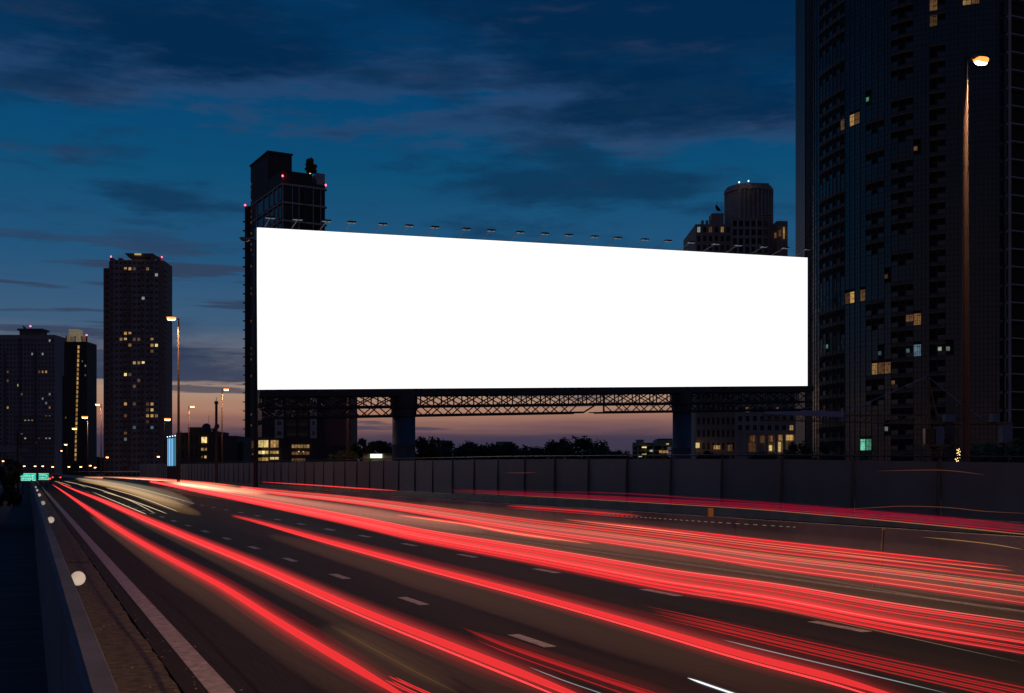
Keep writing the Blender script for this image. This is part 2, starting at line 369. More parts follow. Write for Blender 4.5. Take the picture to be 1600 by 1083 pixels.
# two unseen lamps added beside and behind the camera to light the near road
street_lamp(0, 1, 0, 'added street lamp behind the camera lighting the near road', -1, power=9000, xy=(12.3, -6), group=G1)
street_lamp(0, 1, 0, 'added street lamp beyond the right edge lighting the near road', -1, power=8000, xy=(27, -8), group=G2)
far = [(38, 728, -1, 'tiny distant lamp above the left half of the wide green sign'), (55, 728, -1, 'tiny distant lamp above the right end of the wide green sign'),
       (67, 728, -1, 'bright distant lamp above the small green sign'), (82, 729, 1, 'faint distant lamp just left of the descending row foot'),
       (107.5, 729, 1, 'distant lamp at road level below the narrow tower'), (126, 729, 1, 'distant lamp at road level right of the narrow tower'), (141, 727, 1, 'distant lamp left of the slab tower foot'),
       (148.5, 730, 1, 'faintest distant lamp beside the slab tower foot'), (167, 714, 1, 'distant lamp in front of the lower left slab tower'), (248, 713, -1, 'distant lamp in front of the lower right slab tower'),
       (229, 730, 1, 'low tiny lamp under the right part of the slab tower'), (19, 729, 1, 'tiny lamp beside the dark tree at the left edge'), (4.5, 720, 1, 'tiny lamp under the low flyover at the left edge')]
for px, py, sd_, lb in far:
    zc = 430 if py < 720 else 520
    street_lamp(px - 1.5 * sd_, 0, py, lb, sd_, far=True, zc=zc, group='tiny distant street lamps', scale=.8)

# ------------------------------------------------------------------ billboard
Z1, Z2 = 88.0, 110.0
bl = Vector((*PX(401.5, Z1), 0)); br = Vector((*PX(1260.5, Z2), 0))
du = (br - bl); BL = du.length; du = du.normalized(); nrm = Vector((du.y, -du.x, 0))     # towards the road
def bz(py_l, py_r, s): return ZY(py_l, Z1) * (1 - s) + ZY(py_r, Z2) * s
board = thing('billboard', 'huge glowing blank white billboard on two dark blue pillars', 'billboard')
def bp(s, out_, z): v = bl + du * (s * BL) + nrm * out_; return Vector((v.x, v.y, z))
def slab(s0, s1, o0, o1, zf0, zf1, name, m, parent):
    mb = MB(); mb.v = [bp(s, o, zf(s)) for zf in (zf0, zf1) for s, o in ((s0, o0), (s1, o0), (s1, o1), (s0, o1))]
    mb.f = [[0, 1, 2, 3], [7, 6, 5, 4], [0, 4, 5, 1], [1, 5, 6, 2], [2, 6, 7, 3], [3, 7, 4, 0]]; return mb.obj(name, m, parent)
zb = lambda s: bz(609, 603, s); zt = lambda s: bz(356, 403, s)
slab(0, 1, 0, .12, zb, zt, 'display_face', emis('billboard_light', (1, 1, 1), 1.15), board)
slab(-.001, 1.001, -.9, -.003, lambda s: zb(s) - .05, lambda s: zt(s) + .06, 'backing_frame', M_dark, board)
slab(0, 1, -.3, 1.0, lambda s: zb(s) - .60, lambda s: zb(s) - .06, 'catwalk', M_dark, board)
def bar(parent, name, a, b, r, m=None, cache={}):
    k = 'unit' + (m or M_dark).name
    if k not in cache: cache[k] = MB().tube([Vector((0, 0, 0)), Vector((0, 0, 1))], 1, n=6).mesh('bar', m or M_dark)
    d = b - a; o = link(name, cache[k], parent, a); o.rotation_mode = 'QUATERNION'; o.rotation_quaternion = d.to_track_quat('Z', 'Y'); o.scale = (r, r, d.length); return o
tr = link('truss', MB().box(0, .01, 0, .01, 0, .01, Matrix.Translation(bp(.3, -.5, zb(.3) - .3))).mesh('truss', M_dark), board)
z1f = lambda s: zb(s) - .55; z2f = lambda s: zb(s) - 1.45 - .12 * s; z3f = lambda s: bz(653, 640, s)
NB = 29
for o_ in (.9, -.9):
    for zf in (z1f, z2f):
        bar(tr, 'chord', bp(.008, o_, zf(.008)), bp(.999, o_, zf(.999)), .085)
    bar(tr, 'chord', bp(.03, o_, z3f(.01)), bp(.53, o_, z3f(.54)), .085); bar(tr, 'chord', bp(.568, o_, z3f(.58)), bp(.999, o_, z3f(.99)), .085)
    for i in range(NB):
        s0, s1 = .008 + .99 * i / NB, .008 + .99 * (i + 1) / NB
        bar(tr, 'brace', bp(s0, o_, z1f(s0)), bp(s1, o_, z2f(s1)), .05); bar(tr, 'brace', bp(s0, o_, z2f(s0)), bp(s1, o_, z1f(s1)), .05)
        bar(tr, 'vertical', bp(s0, o_, z1f(s0)), bp(s0, o_, z2f(s0)), .06)
        if o_ < 0: sm0 = (s0 + s1) / 2; bar(tr, 'vertical', bp(sm0, 0, z1f(sm0)), bp(sm0, 0, z2f(sm0)), .05)
        if .535 < s0 < .57 or .535 < s1 < .57 : continue
        sm_ = (s0 + s1) / 2
        bar(tr, 'brace', bp(s0, o_, z2f(s0)), bp(sm_, o_, z3f(sm_)), .05); bar(tr, 'brace', bp(sm_, o_, z3f(sm_)), bp(s1, o_, z2f(s1)), .05)
for i in range(NB + 1):
    s0 = .008 + .99 * i / NB; bar(tr, 'cross_tie', bp(s0, .9, z2f(s0)), bp(s0, -.9, z2f(s0)), .05); 
    if not .53 < s0 < .575: bar(tr, 'cross_tie', bp(min(.999, s0), .9, z3f(s0)), bp(max(.01, s0 - .03), -.9, z3f(s0)), .045)
bar(tr, 'brace', bp(.53, .9, z3f(.53)), bp(.555, .9, z2f(.555)), .07); bar(tr, 'vertical', bp(.568, .9, z3f(.568)), bp(.568, .9, z1f(.568)), .08)
for px, wpx, zpx in ((631, 36, 0), (1065.5, 29, 0)):
    # where this column of the picture meets the board's line
    lo, hi = 0, 1
    for _ in range(40):
        s = (lo + hi) / 2; p = bp(s, 0, 0); zc = p.x * SN + p.y * CS; rr = p.x * CS - p.y * SN
        if XC + F_PX * rr / zc < px: lo = s
        else: hi = s
    p = bp(s, 0, 0); R = wpx / 2 * zc / F_PX
    pil = link('pillar', MB().lathe([(R * 1.35, -.76), (R * 1.35, -.3), (R, -.28), (R, 4), (R * 1.01, 4.01), (R, 4.02), (R, z3f(s) + .1)], n=28).mesh('pillar', M_pillar, False), board, (p.x, p.y, 0))
    for q in pil.data.polygons: q.use_smooth = True
    MB().lathe([(R * 1.1, z3f(s) - .1), (R * 1.1, z3f(s) + .5), (R * 1.18, z3f(s) + .6), (R * 1.18, z1f(s) + .3)], n=24).obj('collar', M_dark, pil)
hx = [422, 465, 510, 549, 597.7, 638.8, 679, 728, 766.6, 812, 850.6, 888, 928, 964.6, 1007, 1043, 1079, 1117.7, 1153, 1192.7, 1226, 1261]
fl_head = MB().prism([(-.36, 0), (-.30, .13), (.30, .15), (.36, .02)][::-1], -.2, .2).mesh('floodlight_head', M_dark)
for px in hx:
    lo, hi = -.03, 1.03
    for _ in range(40):
        s = (lo + hi) / 2; p = bp(s, 2.0, 0); zc = p.x * SN + p.y * CS; rr = p.x * CS - p.y * SN
        if XC + F_PX * rr / zc < px: lo = s
        else: hi = s
    s = max(.002, min(.998, s)); z = zt(s)
    a = bar(board, 'floodlight_arm', bp(s, -.2, z + .04), bp(s, 1.9, z + .38), .03)
    hd = link('floodlight_head', fl_head, board, bp(s, 2.05, z + .34), (0, 0, math.atan2(du.y, du.x)))
    MB().tube([Vector((0, -.28, -.05)), Vector((0, -.1, .02)), Vector((0, .05, 0))], .025, n=5).obj('bracket', M_dark, hd)

# ------------------------------------------------------------------ towers
M_glass = mat('dark_window_glass', (.012, .016, .022), .18, var=.4)
LIT = {'y': mat('window_warm', (.1, .08, .05), .5, emit=(1, .58, .20), es=.52), 'd': mat('window_dim_warm', (.1, .08, .05), .5, emit=(1, .50, .20), es=.14),
       'w': mat('window_white', (.1, .1, .1), .5, emit=(.8, .95, .85), es=.38), 'b': mat('window_blue', (.1, .1, .1), .5, emit=(.35, .6, .8), es=.28),
       'g': mat('window_green', (.1, .1, .1), .5, emit=(.25, .95, .60), es=.55), 'Y': mat('window_bright', (.1, .1, .1), .5, emit=(1, .74, .28), es=1.15)}
def proj(p): zc = p.x * SN + p.y * CS; return XC + F_PX * (p.x * CS - p.y * SN) / zc, YH - (p.z - EYE) * F_PX / zc
def facade(parent, M, W, z0, z1, cols, rows, wall_m, fw=.55, fh=.5, lit=(), maxn=300, proud=.35, skip=None, counter=None, rib=None):
    """Piers and bands standing proud of a glazed recess; every window its own part. M: x along, -y outwards, z up."""
    cwid = W / cols; rh = (z1 - z0) / rows; ww, wh = cwid * fw, rh * fh
    mb = MB(); pier = cwid - ww
    for c in range(cols + 1):
        x0 = max(0, c * cwid - pier / 2); x1 = min(W, c * cwid + pier / 2); mb.box(x0, x1, -proud, 0, z0, z1, M)
    for r in range(rows + 1):
        a = max(z0, z0 + r * rh - (rh - wh) / 2); b = min(z1, z0 + r * rh + (rh - wh) / 2); mb.box(0, W, -proud + .04, 0.01, a, b, M)
    ob = mb.obj('facade_frame', wall_m, parent)
    cells = []
    for r in range(rows):
        for c in range(cols):
            if skip and skip(c, r): continue
            cells.append((M @ Vector(((c + .5) * cwid, -.06, z0 + (r + .5) * rh)), c, r))
    kinds = {}
    for px, py, k in lit:
        best = min(range(len(cells)), key=lambda i: (proj(cells[i][0])[0] - px) ** 2 + (proj(cells[i][0])[1] - py) ** 2)
        kinds[best] = k
    rot = M.to_euler(); meshes = {}
    order = sorted(range(len(cells)), key=lambda i: (i not in kinds, -cells[i][2]))
    rest = MB(); cnt = counter if counter is not None else [0]
    for i in order:
        p, c, r = cells[i]; k = kinds.get(i); m = LIT[k] if k else M_glass
        if cnt[0] < maxn:
            if k not in meshes:
                q = MB().box(-ww / 2, ww / 2, -.03, .05, -wh / 2, wh / 2); q.box(-.04, .04, -.07, -.03, -wh / 2, wh / 2)
                me = q.mesh('window', m); me.materials.append(wall_m)
                for pl in me.polygons[6:]: pl.material_index = 1
                meshes[k] = me
            link('window', meshes[k], parent, p, rot); cnt[0] += 1
        else: rest.box(-ww / 2, ww / 2, -.03, .05, -wh / 2, wh / 2, Matrix.Translation(p) @ rot.to_matrix().to_4x4())
    if rest.v: stuff(rest.obj('window_rows', M_glass, parent))
    return cnt
def frame_at(r, zc, ang=0):      # local frame at a camera-space point; ang turns the facade (x along, +y away)
    x, y = cw(r, zc); return Matrix.Translation((x, y, 0)) @ Matrix.Rotation(-TH + ang, 4, 'Z')
BASE = -.76
# --- far left slab block
M_wa = mat('wall_mauve_grey', (.36, .29, .30), .85, var=.15, scale=.08)
M_wa2 = mat('wall_grey_dark', (.2, .16, .17), .85, var=.15, scale=.08)
Za = 640.; A = thing('apartment_block', 'wide grey apartment slab at the left edge with a rooftop plant room', 'building')
xl, xr = (-34 - XC) * Za / F_PX, (86 - XC) * Za / F_PX; ztop = ZY(526, Za); Ma = frame_at(xl, Za, .0)
MB().box(0, xr - xl, 0, 16, BASE, ztop + 1, Ma).obj('wall', M_wa, A)
for i_, xa in enumerate((6, 14.5, 23, 31.5)):
    MB().box(xa, xa + 1.1, -.9, 0, BASE, ztop - (8 if i_ % 2 else 1), Ma).obj('pier', M_wa2, A)
for k in range(14): MB().box(20, 42.5, -.62, -.34, BASE + k * (ztop - BASE) / 31, BASE + k * (ztop - BASE) / 31 + .9, Ma).obj('balcony_band', M_wa2, A)
sc_a = lambda pts: [(x / 4.925, 500 + y_ / 4.925, k) for x, y_, k in pts]
litA = sc_a([(373, 175, 'w'), (251, 264, 'w'), (318, 265, 'w'), (68, 390, 'd'), (325, 398, 'y'), (345, 398, 'y'), (298, 398, 'd'), (37, 453, 'y'), (66, 455, 'd'), (148, 488, 'Y'), (378, 587, 'w'), (165, 585, 'd'), (330, 618, 'w'),
             (63, 678, 'y'), (377, 683, 'y'), (357, 746, 'd'), (380, 746, 'd'), (186, 776, 'y'), (209, 776, 'w'), (241, 777, 'y'), (203, 905, 'Y'), (352, 905, 'w'), (372, 905, 'w'), (273, 937, 'd'), (365, 655, 'b'), (170, 880, 'b'), (150, 1000, 'd'), (300, 905, 'd')])
facade(A, Ma, xr - xl, BASE, ztop - 1, 22, 31, M_wa, .5, .5, litA)
def cpx(px, Z): return (px - XC) * Z / F_PX
Mr = frame_at(cpx(28, Za), Za + 2)
MB().box(0, 12.4, 0, 8, ztop, ZY(516, Za), Mr).box(-.9, 13.4, -1, 9, ZY(516, Za), ZY(513, Za), Mr).obj('plant_room', M_wa2, A)
MB().box(5.2, 5.5, 2, 2.3, ZY(513, Za), ZY(509, Za), Mr).obj('mast', M_dark, A)
MB().lathe([(.1, 0), (.6, .3), (.1, .9)], Mr @ Matrix.Translation((5.3, 2, ZY(509.5, Za)))).obj('warning_light', M_red, A)
MB().lathe([(.2, 0), (1.6, .9)], Mr @ Matrix.Translation((1.5, 2, ZY(512, Za))) @ Matrix.Rotation(.8, 4, 'Y')).obj('dish_antenna', M_dark, A)
# --- narrow dark tower
M_wb = mat('wall_near_black', (.07, .055, .055), .7, var=.2, scale=.1)
Zb = 600.; B = thing('narrow_tower', 'narrow black tower with one vertical line of lit stair windows', 'building')
Mb_ = frame_at(cpx(100.5, Zb), Zb, .0); wB = cpx(136, Zb) - cpx(100.5, Zb); zB = ZY(534, Zb)
MB().box(0, wB, 0, 14, BASE, zB, Mb_).obj('wall', M_wb, B)
MB().box(-1.5, 0, 1, 13, BASE, ZY(587, Zb), Mb_).obj('side_bay', M_wb, B)
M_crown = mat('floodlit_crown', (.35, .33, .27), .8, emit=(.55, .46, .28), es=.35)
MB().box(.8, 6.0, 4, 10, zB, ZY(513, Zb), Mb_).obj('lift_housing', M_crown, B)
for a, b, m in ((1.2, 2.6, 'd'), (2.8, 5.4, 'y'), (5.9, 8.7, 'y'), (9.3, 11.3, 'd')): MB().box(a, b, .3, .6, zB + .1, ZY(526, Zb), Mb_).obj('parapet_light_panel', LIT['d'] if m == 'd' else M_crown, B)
for a in (.6, 5.5, 8.9, 11.4): MB().box(a, a + .35, .1, 1.2, zB, ZY(525, Zb), Mb_).obj('parapet_pier', M_wb, B)
MB().lathe([(.1, 0), (.5, .3), (.1, .8)], Mb_ @ Matrix.Translation((11, 2, ZY(524, Zb)))).obj('warning_light', M_red, B)
stair = MB().box(-.42, .42, -.15, .05, -.85, .85).mesh('stair_window', LIT['y'])
for i in range(26):
    py = 542.5 + i * 7.0; px = 122.7 - i * .19
    link('stair_window', stair, B, Vector((*PX(px, Zb - .3), ZY(py, Zb))), (0, 0, -TH))
facade(B, Mb_, wB * .42, 2, zB - 4, 3, 26, M_wb, .45, .4, [(80, 650, 'd')])
facade(B, Mb_ @ Matrix.Translation((wB * .6, 0, 0)), wB * .4, 2, zB - 4, 3, 26, M_wb, .45, .4, [(132, 571, 'w'), (133, 585, 'b'), (130, 565, 'd')])
# --- tall slab tower
M_wc = mat('wall_taupe', (.34, .22, .18), .85, var=.15, scale=.1); M_wc2 = mat('wall_taupe_light', (.42, .33, .32), .85, var=.1, scale=.1)
Zc_ = 560.; C_ = thing('slab_tower', 'tall brown slab tower with scattered yellow windows and flared roof canopy', 'building')
scC = lambda pts: [(140 + x / 3.187, 380 + y_ / 3.187, k) for x, y_, k in pts]
litC = scC([(187, 130, 'y'), (212, 131, 'y'), (234, 131, 'd'), (281, 133, 'y'), (335, 165, 'w'), (268, 268, 'w'), (147, 484, 'y'), (184, 460, 'y'), (205, 460, 'y'), (184, 487, 'Y'), (223, 487, 'd'), (252, 487, 'd'), (318, 487, 'y'), (200, 515, 'y'),
            (325, 520, 'Y'), (310, 520, 'y'), (322, 545, 'd'), (220, 598, 'y'), (250, 598, 'y'), (268, 598, 'Y'), (180, 652, 'Y'), (203, 652, 'd'), (249, 680, 'd'), (220, 708, 'd'), (176, 789, 'y'), (213, 792, 'd'), (299, 793, 'd'), (320, 793, 'y'),
            (296, 822, 'd'), (318, 822, 'Y'), (295, 847, 'y'), (318, 847, 'y'), (342, 847, 'y'), (186, 871, 'd'), (290, 877, 'd'), (309, 905, 'b'), (214, 930, 'b'), (178, 957, 'd'), (178, 983, 'w'), (330, 165, 'w')])
Mc = frame_at(cpx(172, Zc_), Zc_, .05); wC = cpx(247, Zc_) - cpx(172, Zc_); zC = ZY(406, Zc_)
MB().box(0, wC + 2.4, 0, 17, BASE, zC, Mc).obj('wall', M_wc, C_)
MB().box(-3.7, 0, 2, 14, BASE, ZY(418, Zc_), Mc).obj('side_wing', M_wc, C_)
cn = [0]
rb = random.Random(9)
for cc_ in (0, 3, 4, 7, 9):
    xb = wC * (cc_ + .5) / 11
    MB().box(xb - .95 - .42, xb - .95, -.8, 0, BASE, zC - 1, Mc).obj('pier', M_wc, C_)
    for k in range(37):
        z = BASE + (zC - BASE) * k / 37; MB().box(xb - .95, xb + .95, -1.0, -.33, z + .1, z + .28 + rb.choice((0, .75)), Mc).obj('balcony', M_wc2 if cc_ % 2 else M_wc, C_)
facade(C_, Mc, wC, BASE, zC, 11, 37, M_wc2, .62, .48, litC, counter=cn)
facade(C_, Mc @ Matrix.Translation((-3.7, 2, 0)), 3.7, BASE, ZY(418, Zc_), 1, 36, M_wc, .55, .45, [(162, 549, 'd'), (162, 566, 'd')], counter=cn)
for i in range(40): 
    z = 2 + i * 2.55; MB().box(wC + 2.4, wC + 3.1, 1, 5, z, z + .4, Mc).obj('balcony_slab', M_wc2, C_)
for x in (0, 4.2, 19.6, 22.6): MB().box(x, x + 1.6, -.5, 3, zC, zC + random.uniform(.8, 1.9), Mc).obj('roof_pier', M_wc, C_)
mb = MB(); zr = ZY(402, Zc_); zs = ZY(396.5, Zc_)
mb.v = [Mc @ Vector(q) for q in ((9, 0, zr), (19, 0, zr), (19, 8, zr), (9, 8, zr), (7.6, -2, zs), (21.4, -2, zs), (21.4, 9, zs), (7.6, 9, zs))]; mb.f = [[0, 3, 2, 1], [4, 5, 6, 7], [0, 1, 5, 4], [1, 2, 6, 5], [2, 3, 7, 6], [3, 0, 4, 7]]
mb.obj('roof_canopy', M_wc2, C_); MB().box(10.5, 18, 1, 6, zC, zr, Mc).obj('roof_house', M_wc, C_)
MB().box(12.5, 15.6, -2.3, -2.05, ZY(399.5, Zc_), ZY(397, Zc_), Mc).obj('roof_floodlight', LIT['Y'], C_)
for x in (.5, 25.2): MB().lathe([(.1, 0), (.4, .2), (.1, .7)], Mc @ Matrix.Translation((x, -.3, zC + 1.2))).obj('warning_light', M_red, C_)
# --- tower behind the billboard's left end
M_wd = mat('wall_charcoal', (.07, .055, .055), .75, var=.25, scale=.12); M_wd2 = mat('wall_band_grey', (.62, .50, .50), .8, var=.12, scale=.2); M_wd3 = mat('wall_rust', (.26, .11, .09), .85, var=.2, scale=.15)
D = thing('stepped_tower', 'dark stepped tower rising behind the left end of the billboard', 'building')
ang = math.atan2(.484, .875); Md = frame_at(-69.7, 345, ang)
MB().box(0, 13.6, 0, 34, BASE, 90.5, Md).obj('wall', M_wd, D)
MB().box(.0, 9.5, 0.2, 14, 90.5, 93.5, Md).obj('roof_storey', M_wd, D)
MB().box(.02, 7.7, 14.4, 34, 90.5, 102.4, Md).obj('roof_slab', M_wd, D); MB().box(-.3, 8.0, 14.1, 34.2, 102.4, 102.9, Md).obj('roof_cap', M_wd, D)
MB().box(11.0, 13.6, .1, 6, 90.5, 94, Md).obj('corner_house', M_wd2, D)
for k in range(16):
    z = 88.9 - k * 5.5; MB().box(-.25, 13.8, -.55, .0, z, z + .55, Md).obj('band', M_wd2, D)
    for x in (0, 3.0, 5.1, 9.6, 12.0): MB().box(x, x + .22, -.4, 0, z - 4.9, z, Md).obj('mullion', M_wd2, D)
    MB().box(6.3, 7.3, -.9, 0, z - 4.9, z, Md).obj('downpipe_casing', M_wd, D)
    for yy in (3.5, 8, 13, 19, 26): MB().box(-.4, 0, yy, yy + .5, z - 4.9, z, Md).obj('mullion', M_wd2 if k < 6 else M_wd, D)
    MB().box(-.5, 0, 0, 30, z + .05, z + .45, Md).obj('side_band', M_wd2 if k < 4 else M_wd, D)
    for x0, x1 in ((.3, 2.8), (3.3, 5.0), (7.4, 9.5), (9.9, 11.9), (12.3, 13.4)): MB().box(x0, x1, -.12, .0, z - 4.4, z - .5, Md).obj('window', M_glass, D)
    for y0, y1 in ((.5, 3.2), (4.3, 7.6), (8.8, 12.6), (13.8, 18.6), (19.9, 25.5)): MB().box(-.12, 0, y0, y1, z - 4.4, z - .5, Md).obj('window', M_glass, D)
    MB().box(13.6, 14.6, 1, 2.2, z + .3, z + .6, Md).obj('side_ledge', M_wd, D)
for (x, y_, z) in ((0, -.4, 91.3), (14.3, 1.2, 90.6)): MB().lathe([(.08, 0), (.3, .3), (.08, .6)], Md @ Matrix.Translation((x, y_, z))).obj('warning_light', M_red, D)
Ml = frame_at(cpx(382.5, 378), 378); 
MB().box(0, 3.4, 0, 10, BASE, ZY(322, 378), Ml).obj('rear_bay', M_wd, D); MB().lathe([(.08, 0), (.35, .3), (.08, .6)], Ml @ Matrix.Translation((.1, 0, ZY(322, 378)))).obj('warning_light', M_red, D)
for k in range(28): MB().box(-.7, 0, 0, 1.2, 4 + k * 3, 4.3 + k * 3, Ml).obj('balcony_slab', M_wd, D)
for k in range(52):
    if random.random() < .35: MB().box(-.05, .12, -.12, 0, 6 + k * 1.8, 6.7 + k * 1.8, frame_at(cpx(392.3, 373), 373)).obj('corridor_light', LIT['d'], D)
MB().lathe([(.05, 0), (.1, 1.5)], Md @ Matrix.Translation((9.2, 2, 93))).obj('tree_stem', M_bark, D)
Mw = frame_at(cpx(409, 342), 342); zw = ZY(470, 342)
MB().box(0, 18.5, 0, 16, 9.8, zw, Mw).obj('front_wing', M_wd, D)
MB().box(18.5, 26.3, 1, 18, 9.8, zw - 2, Mw).obj('side_wing', M_wd3, D)
MB().box(0, 26.3, .4, 17, BASE, 9.8, Mw).obj('podium', M_wd, D)
for k in range(14):
    z = 12.0 + k * 3.05
    if z > zw - 3: break
    for x0, x1, m in ((4.0, 6.6, 1), (14.6, 16.6, 1)):
        MB().box(x0, x1, -.35, 0, z, z + 2.95, Mw).obj('bay_panel', M_wd2, D); MB().box(x0 + .7, x1 - .6, -.42, -.34, z + .9, z + 2.1, Mw).obj('window', M_glass, D)
    for x0, x1 in ((7.6, 10.4), (11.2, 13.9)):
        MB().box(x0, x1, -.12, 0, z + .3, z + 2.8, Mw).obj('window', M_glass, D); MB().box(x0 - .1, x1 + .1, -.3, -.1, z + 1.1, z + 1.25, Mw).obj('balcony_rail', M_wd2, D)
    MB().box(26.3, 27.0, 1, 3, z, z + .35, Mw).obj('balcony_slab', M_wd3, D); MB().box(26.3, 26.7, 1, 3, z + .35, z + 1.3, Mw).obj('balcony_front', M_wd3, D)
def litbox(parent, px0, px1, py0, py1, Z, k, name='lit_window', n=1, dep=.1):
    for i in range(n):
        a = px0 + (px1 - px0) * i / n; b = px0 + (px1 - px0) * (i + 1) / n - (.8 if n > 1 else 0)
        M = frame_at(cpx(a, Z), Z); MB().box(0, cpx(b, Z) - cpx(a, Z), -dep, 0, ZY(py1, Z), ZY(py0, Z), M).obj(name, LIT[k], parent)
M_ed = 341.8
litbox(D, 404, 420, 688, 699, M_ed, 'Y', n=2); litbox(D, 423, 436, 688, 699, M_ed, 'y', n=3)
litbox(D, 404, 420, 704.5, 709.5, M_ed, 'Y', n=3); litbox(D, 422, 436, 704.5, 709, M_ed, 'y', n=3); litbox(D, 404, 420, 715, 720, M_ed, 'y', n=3); litbox(D, 422, 436, 714.5, 718, M_ed, 'Y', n=2)
litbox(D, 456, 484, 695, 700, M_ed, 'y', n=6); litbox(D, 456, 484, 706, 710.5, M_ed, 'd', n=5); litbox(D, 456, 478, 716.5, 721, M_ed, 'd', n=5); litbox(D, 466, 468, 705, 706.5, M_ed, 'Y'); litbox(D, 473, 475, 705.5, 707, M_ed, 'Y')
an = MB().box(0, cpx(400, 352) - cpx(380, 352), 0, 8, BASE, ZY(687, 352), frame_at(cpx(380, 352), 352)).obj('annex', M_wd, D)
litbox(D, 380.5, 397, 689, 704, 351.8, 'd', n=4); litbox(D, 380.5, 388, 712, 720, 351.8, 'y', n=2); litbox(D, 390, 397, 708, 711, 351.8, 'd', n=2)
MB().box(0, 4.2, -.5, -.1, 0, .5, frame_at(cpx(379.5, 351.5), 351.5) @ Matrix.Translation((0, 0, ZY(712, 351))) @ Matrix.Rotation(-.5, 4, 'Y')).obj('stair_flight', M_wd, D)
# --- building with the round drum
M_wf = mat('wall_warm_grey', (.52, .39, .31), .85, var=.18, scale=.15); M_wf2 = mat('wall_pale_pier', (.60, .50, .45), .85, var=.12, scale=.2)
Ff = thing('drum_tower', 'grey apartment tower with a round drum on top, behind the right of the billboard', 'building'); Zf_ = 335.
Mf = frame_at(cpx(1087, Zf_), Zf_); pw = lambda a, b: cpx(b, Zf_) - cpx(a, Zf_); zF = ZY(350, Zf_)
MB().box(0, pw(1087, 1230), .3, 24, BASE, zF, Mf).obj('wall', M_wf, Ff)
cf = [0]
facade(Ff, Mf, pw(1087, 1142), ZY(402, Zf_) - 20, ZY(352, Zf_), 6, 11, M_wf, .5, .6, [(1091, 365, 'w'), (1107, 363, 'd'), (1132, 354, 'y')], counter=cf)
facade(Ff, Mf @ Matrix.Translation((pw(1087, 1142), -1.0, 0)), pw(1142, 1200), ZY(402, Zf_) - 20, ZY(344, Zf_), 6, 12, M_wf2, .62, .7, [], counter=cf)
MB().box(pw(1087, 1142), pw(1087, 1200), -.7, 2, BASE, ZY(342, Zf_), Mf).obj('centre_bay', M_wf, Ff)
MB().box(pw(1087, 1213), pw(1087, 1230), -.6, 6, BASE, ZY(346, Zf_), Mf).obj('end_bay', M_wf, Ff)
litbox(Ff, 1210, 1213, 364, 372, Zf_ - 1.2, 'd'); litbox(Ff, 1217, 1220, 360, 369, Zf_ - .8, 'd'); litbox(Ff, 1224.2, 1225.6, 355, 373, Zf_ - .8, 'y')
Mdr = Mf @ Matrix.Translation((pw(1087, 1177.5), 7, 0)); R = pw(1142, 1213) / 2 + .1
MB().lathe([(R, BASE + 90 - 30), (R, ZY(296, Zf_ + 5)), (R, ZY(292, Zf_ + 5))], Mdr, 36).obj('drum', M_wf, Ff)
MB().lathe([(R + .5, ZY(294.5, Zf_)), (R + .5, ZY(289, Zf_)), (R - 1, ZY(287.5, Zf_)), (R - 2, ZY(287, Zf_))], Mdr, 36).obj('drum_cornice', M_wf2, Ff)
MB().box(-.5, 5, -5, 0, ZY(288, Zf_), ZY(283.5, Zf_), Mdr).obj('roof_hatch', M_wf, Ff)
for k in range(-9, 10):
    a = math.radians(-90 + k * 10.5)
    if -8 < k < -3: continue
    MB().box(-.22 - (.5 if k == -3 else 0), .22, -.45, .05, 62, ZY(295, Zf_), Mdr @ Matrix.Rotation(a + math.pi / 2, 4, 'Z') @ Matrix.Translation((0, -R, 0))).obj('drum_rib', M_wf2, Ff)
for k in range(6): MB().lathe([(R + .07, 66 + k * 3.5), (R + .1, 66.2 + k * 3.5), (R + .07, 66.4 + k * 3.5)], Mdr, 36).obj('drum_ring', M_wf2, Ff)
for k in range(22):
    z = ZY(402, Zf_) + k * .62 - 1; MB().box(pw(1087, 1190) - .02 * k, pw(1087, 1205), -1.7, -.7, z, z + .18, Mf).obj('louvre', M_wf2, Ff)
for px in (1097, 1104, 1111): MB().box(pw(1087, px), pw(1087, px) + .7, 1, 2, zF, zF + 1.3, Mf).obj('roof_pier', M_wf, Ff)
MB().box(pw(1087, 1113), pw(1087, 1132), 1, 6, zF, ZY(332, Zf_), Mf).obj('roof_house', M_wf, Ff)
MB().box(pw(1087, 1122), pw(1087, 1122) + .1, 2, 2.1, ZY(332, Zf_), ZY(312, Zf_), Mf).obj('mast', M_dark, Ff); MB().box(pw(1087, 1129), pw(1087, 1129) + .1, 2, 2.1, ZY(332, Zf_), ZY(313, Zf_), Mf).obj('mast', M_dark, Ff)
MB().lathe([(.15, 0), (.8, .25), (1.2, .7)], Mf @ Matrix.Translation((pw(1087, 1121), 2, ZY(325, Zf_))) @ Matrix.Rotation(.9, 4, 'Y')).obj('dish_antenna', M_dark, Ff)
for px, py in ((1155, 288.5), (1169.5, 286.5)): MB().lathe([(.1, 0), (.2, .15), (.1, .35)], frame_at(cpx(px, Zf_ - 2), Zf_ - 2) @ Matrix.Translation((0, 0, ZY(py, Zf_)))).obj('roof_lamp', emis('roof_lamp_glow', (1, .8, .6), 4), Ff)
facade(Ff, Mf @ Matrix.Translation((0, -.8, 0)), pw(1087, 1148), 4, ZY(606, Zf_) + 3, 8, 7, M_wf, .5, .55, [], counter=cf)
Mlow = Mf @ Matrix.Translation((pw(1087, 1148), -2.5, 0)); MB().box(0, pw(1148, 1250), 0, 3, BASE, ZY(606, Zf_), Mlow).obj('lower_wing', M_wf2, Ff)
facade(Ff, Mlow, pw(1148, 1250), ZY(676, Zf_), ZY(606, Zf_), 9, 5, M_wf2, .5, .55, [(1166, 642, 'd'), (1236, 667, 'y'), (1210, 640, 'd')], counter=cf)
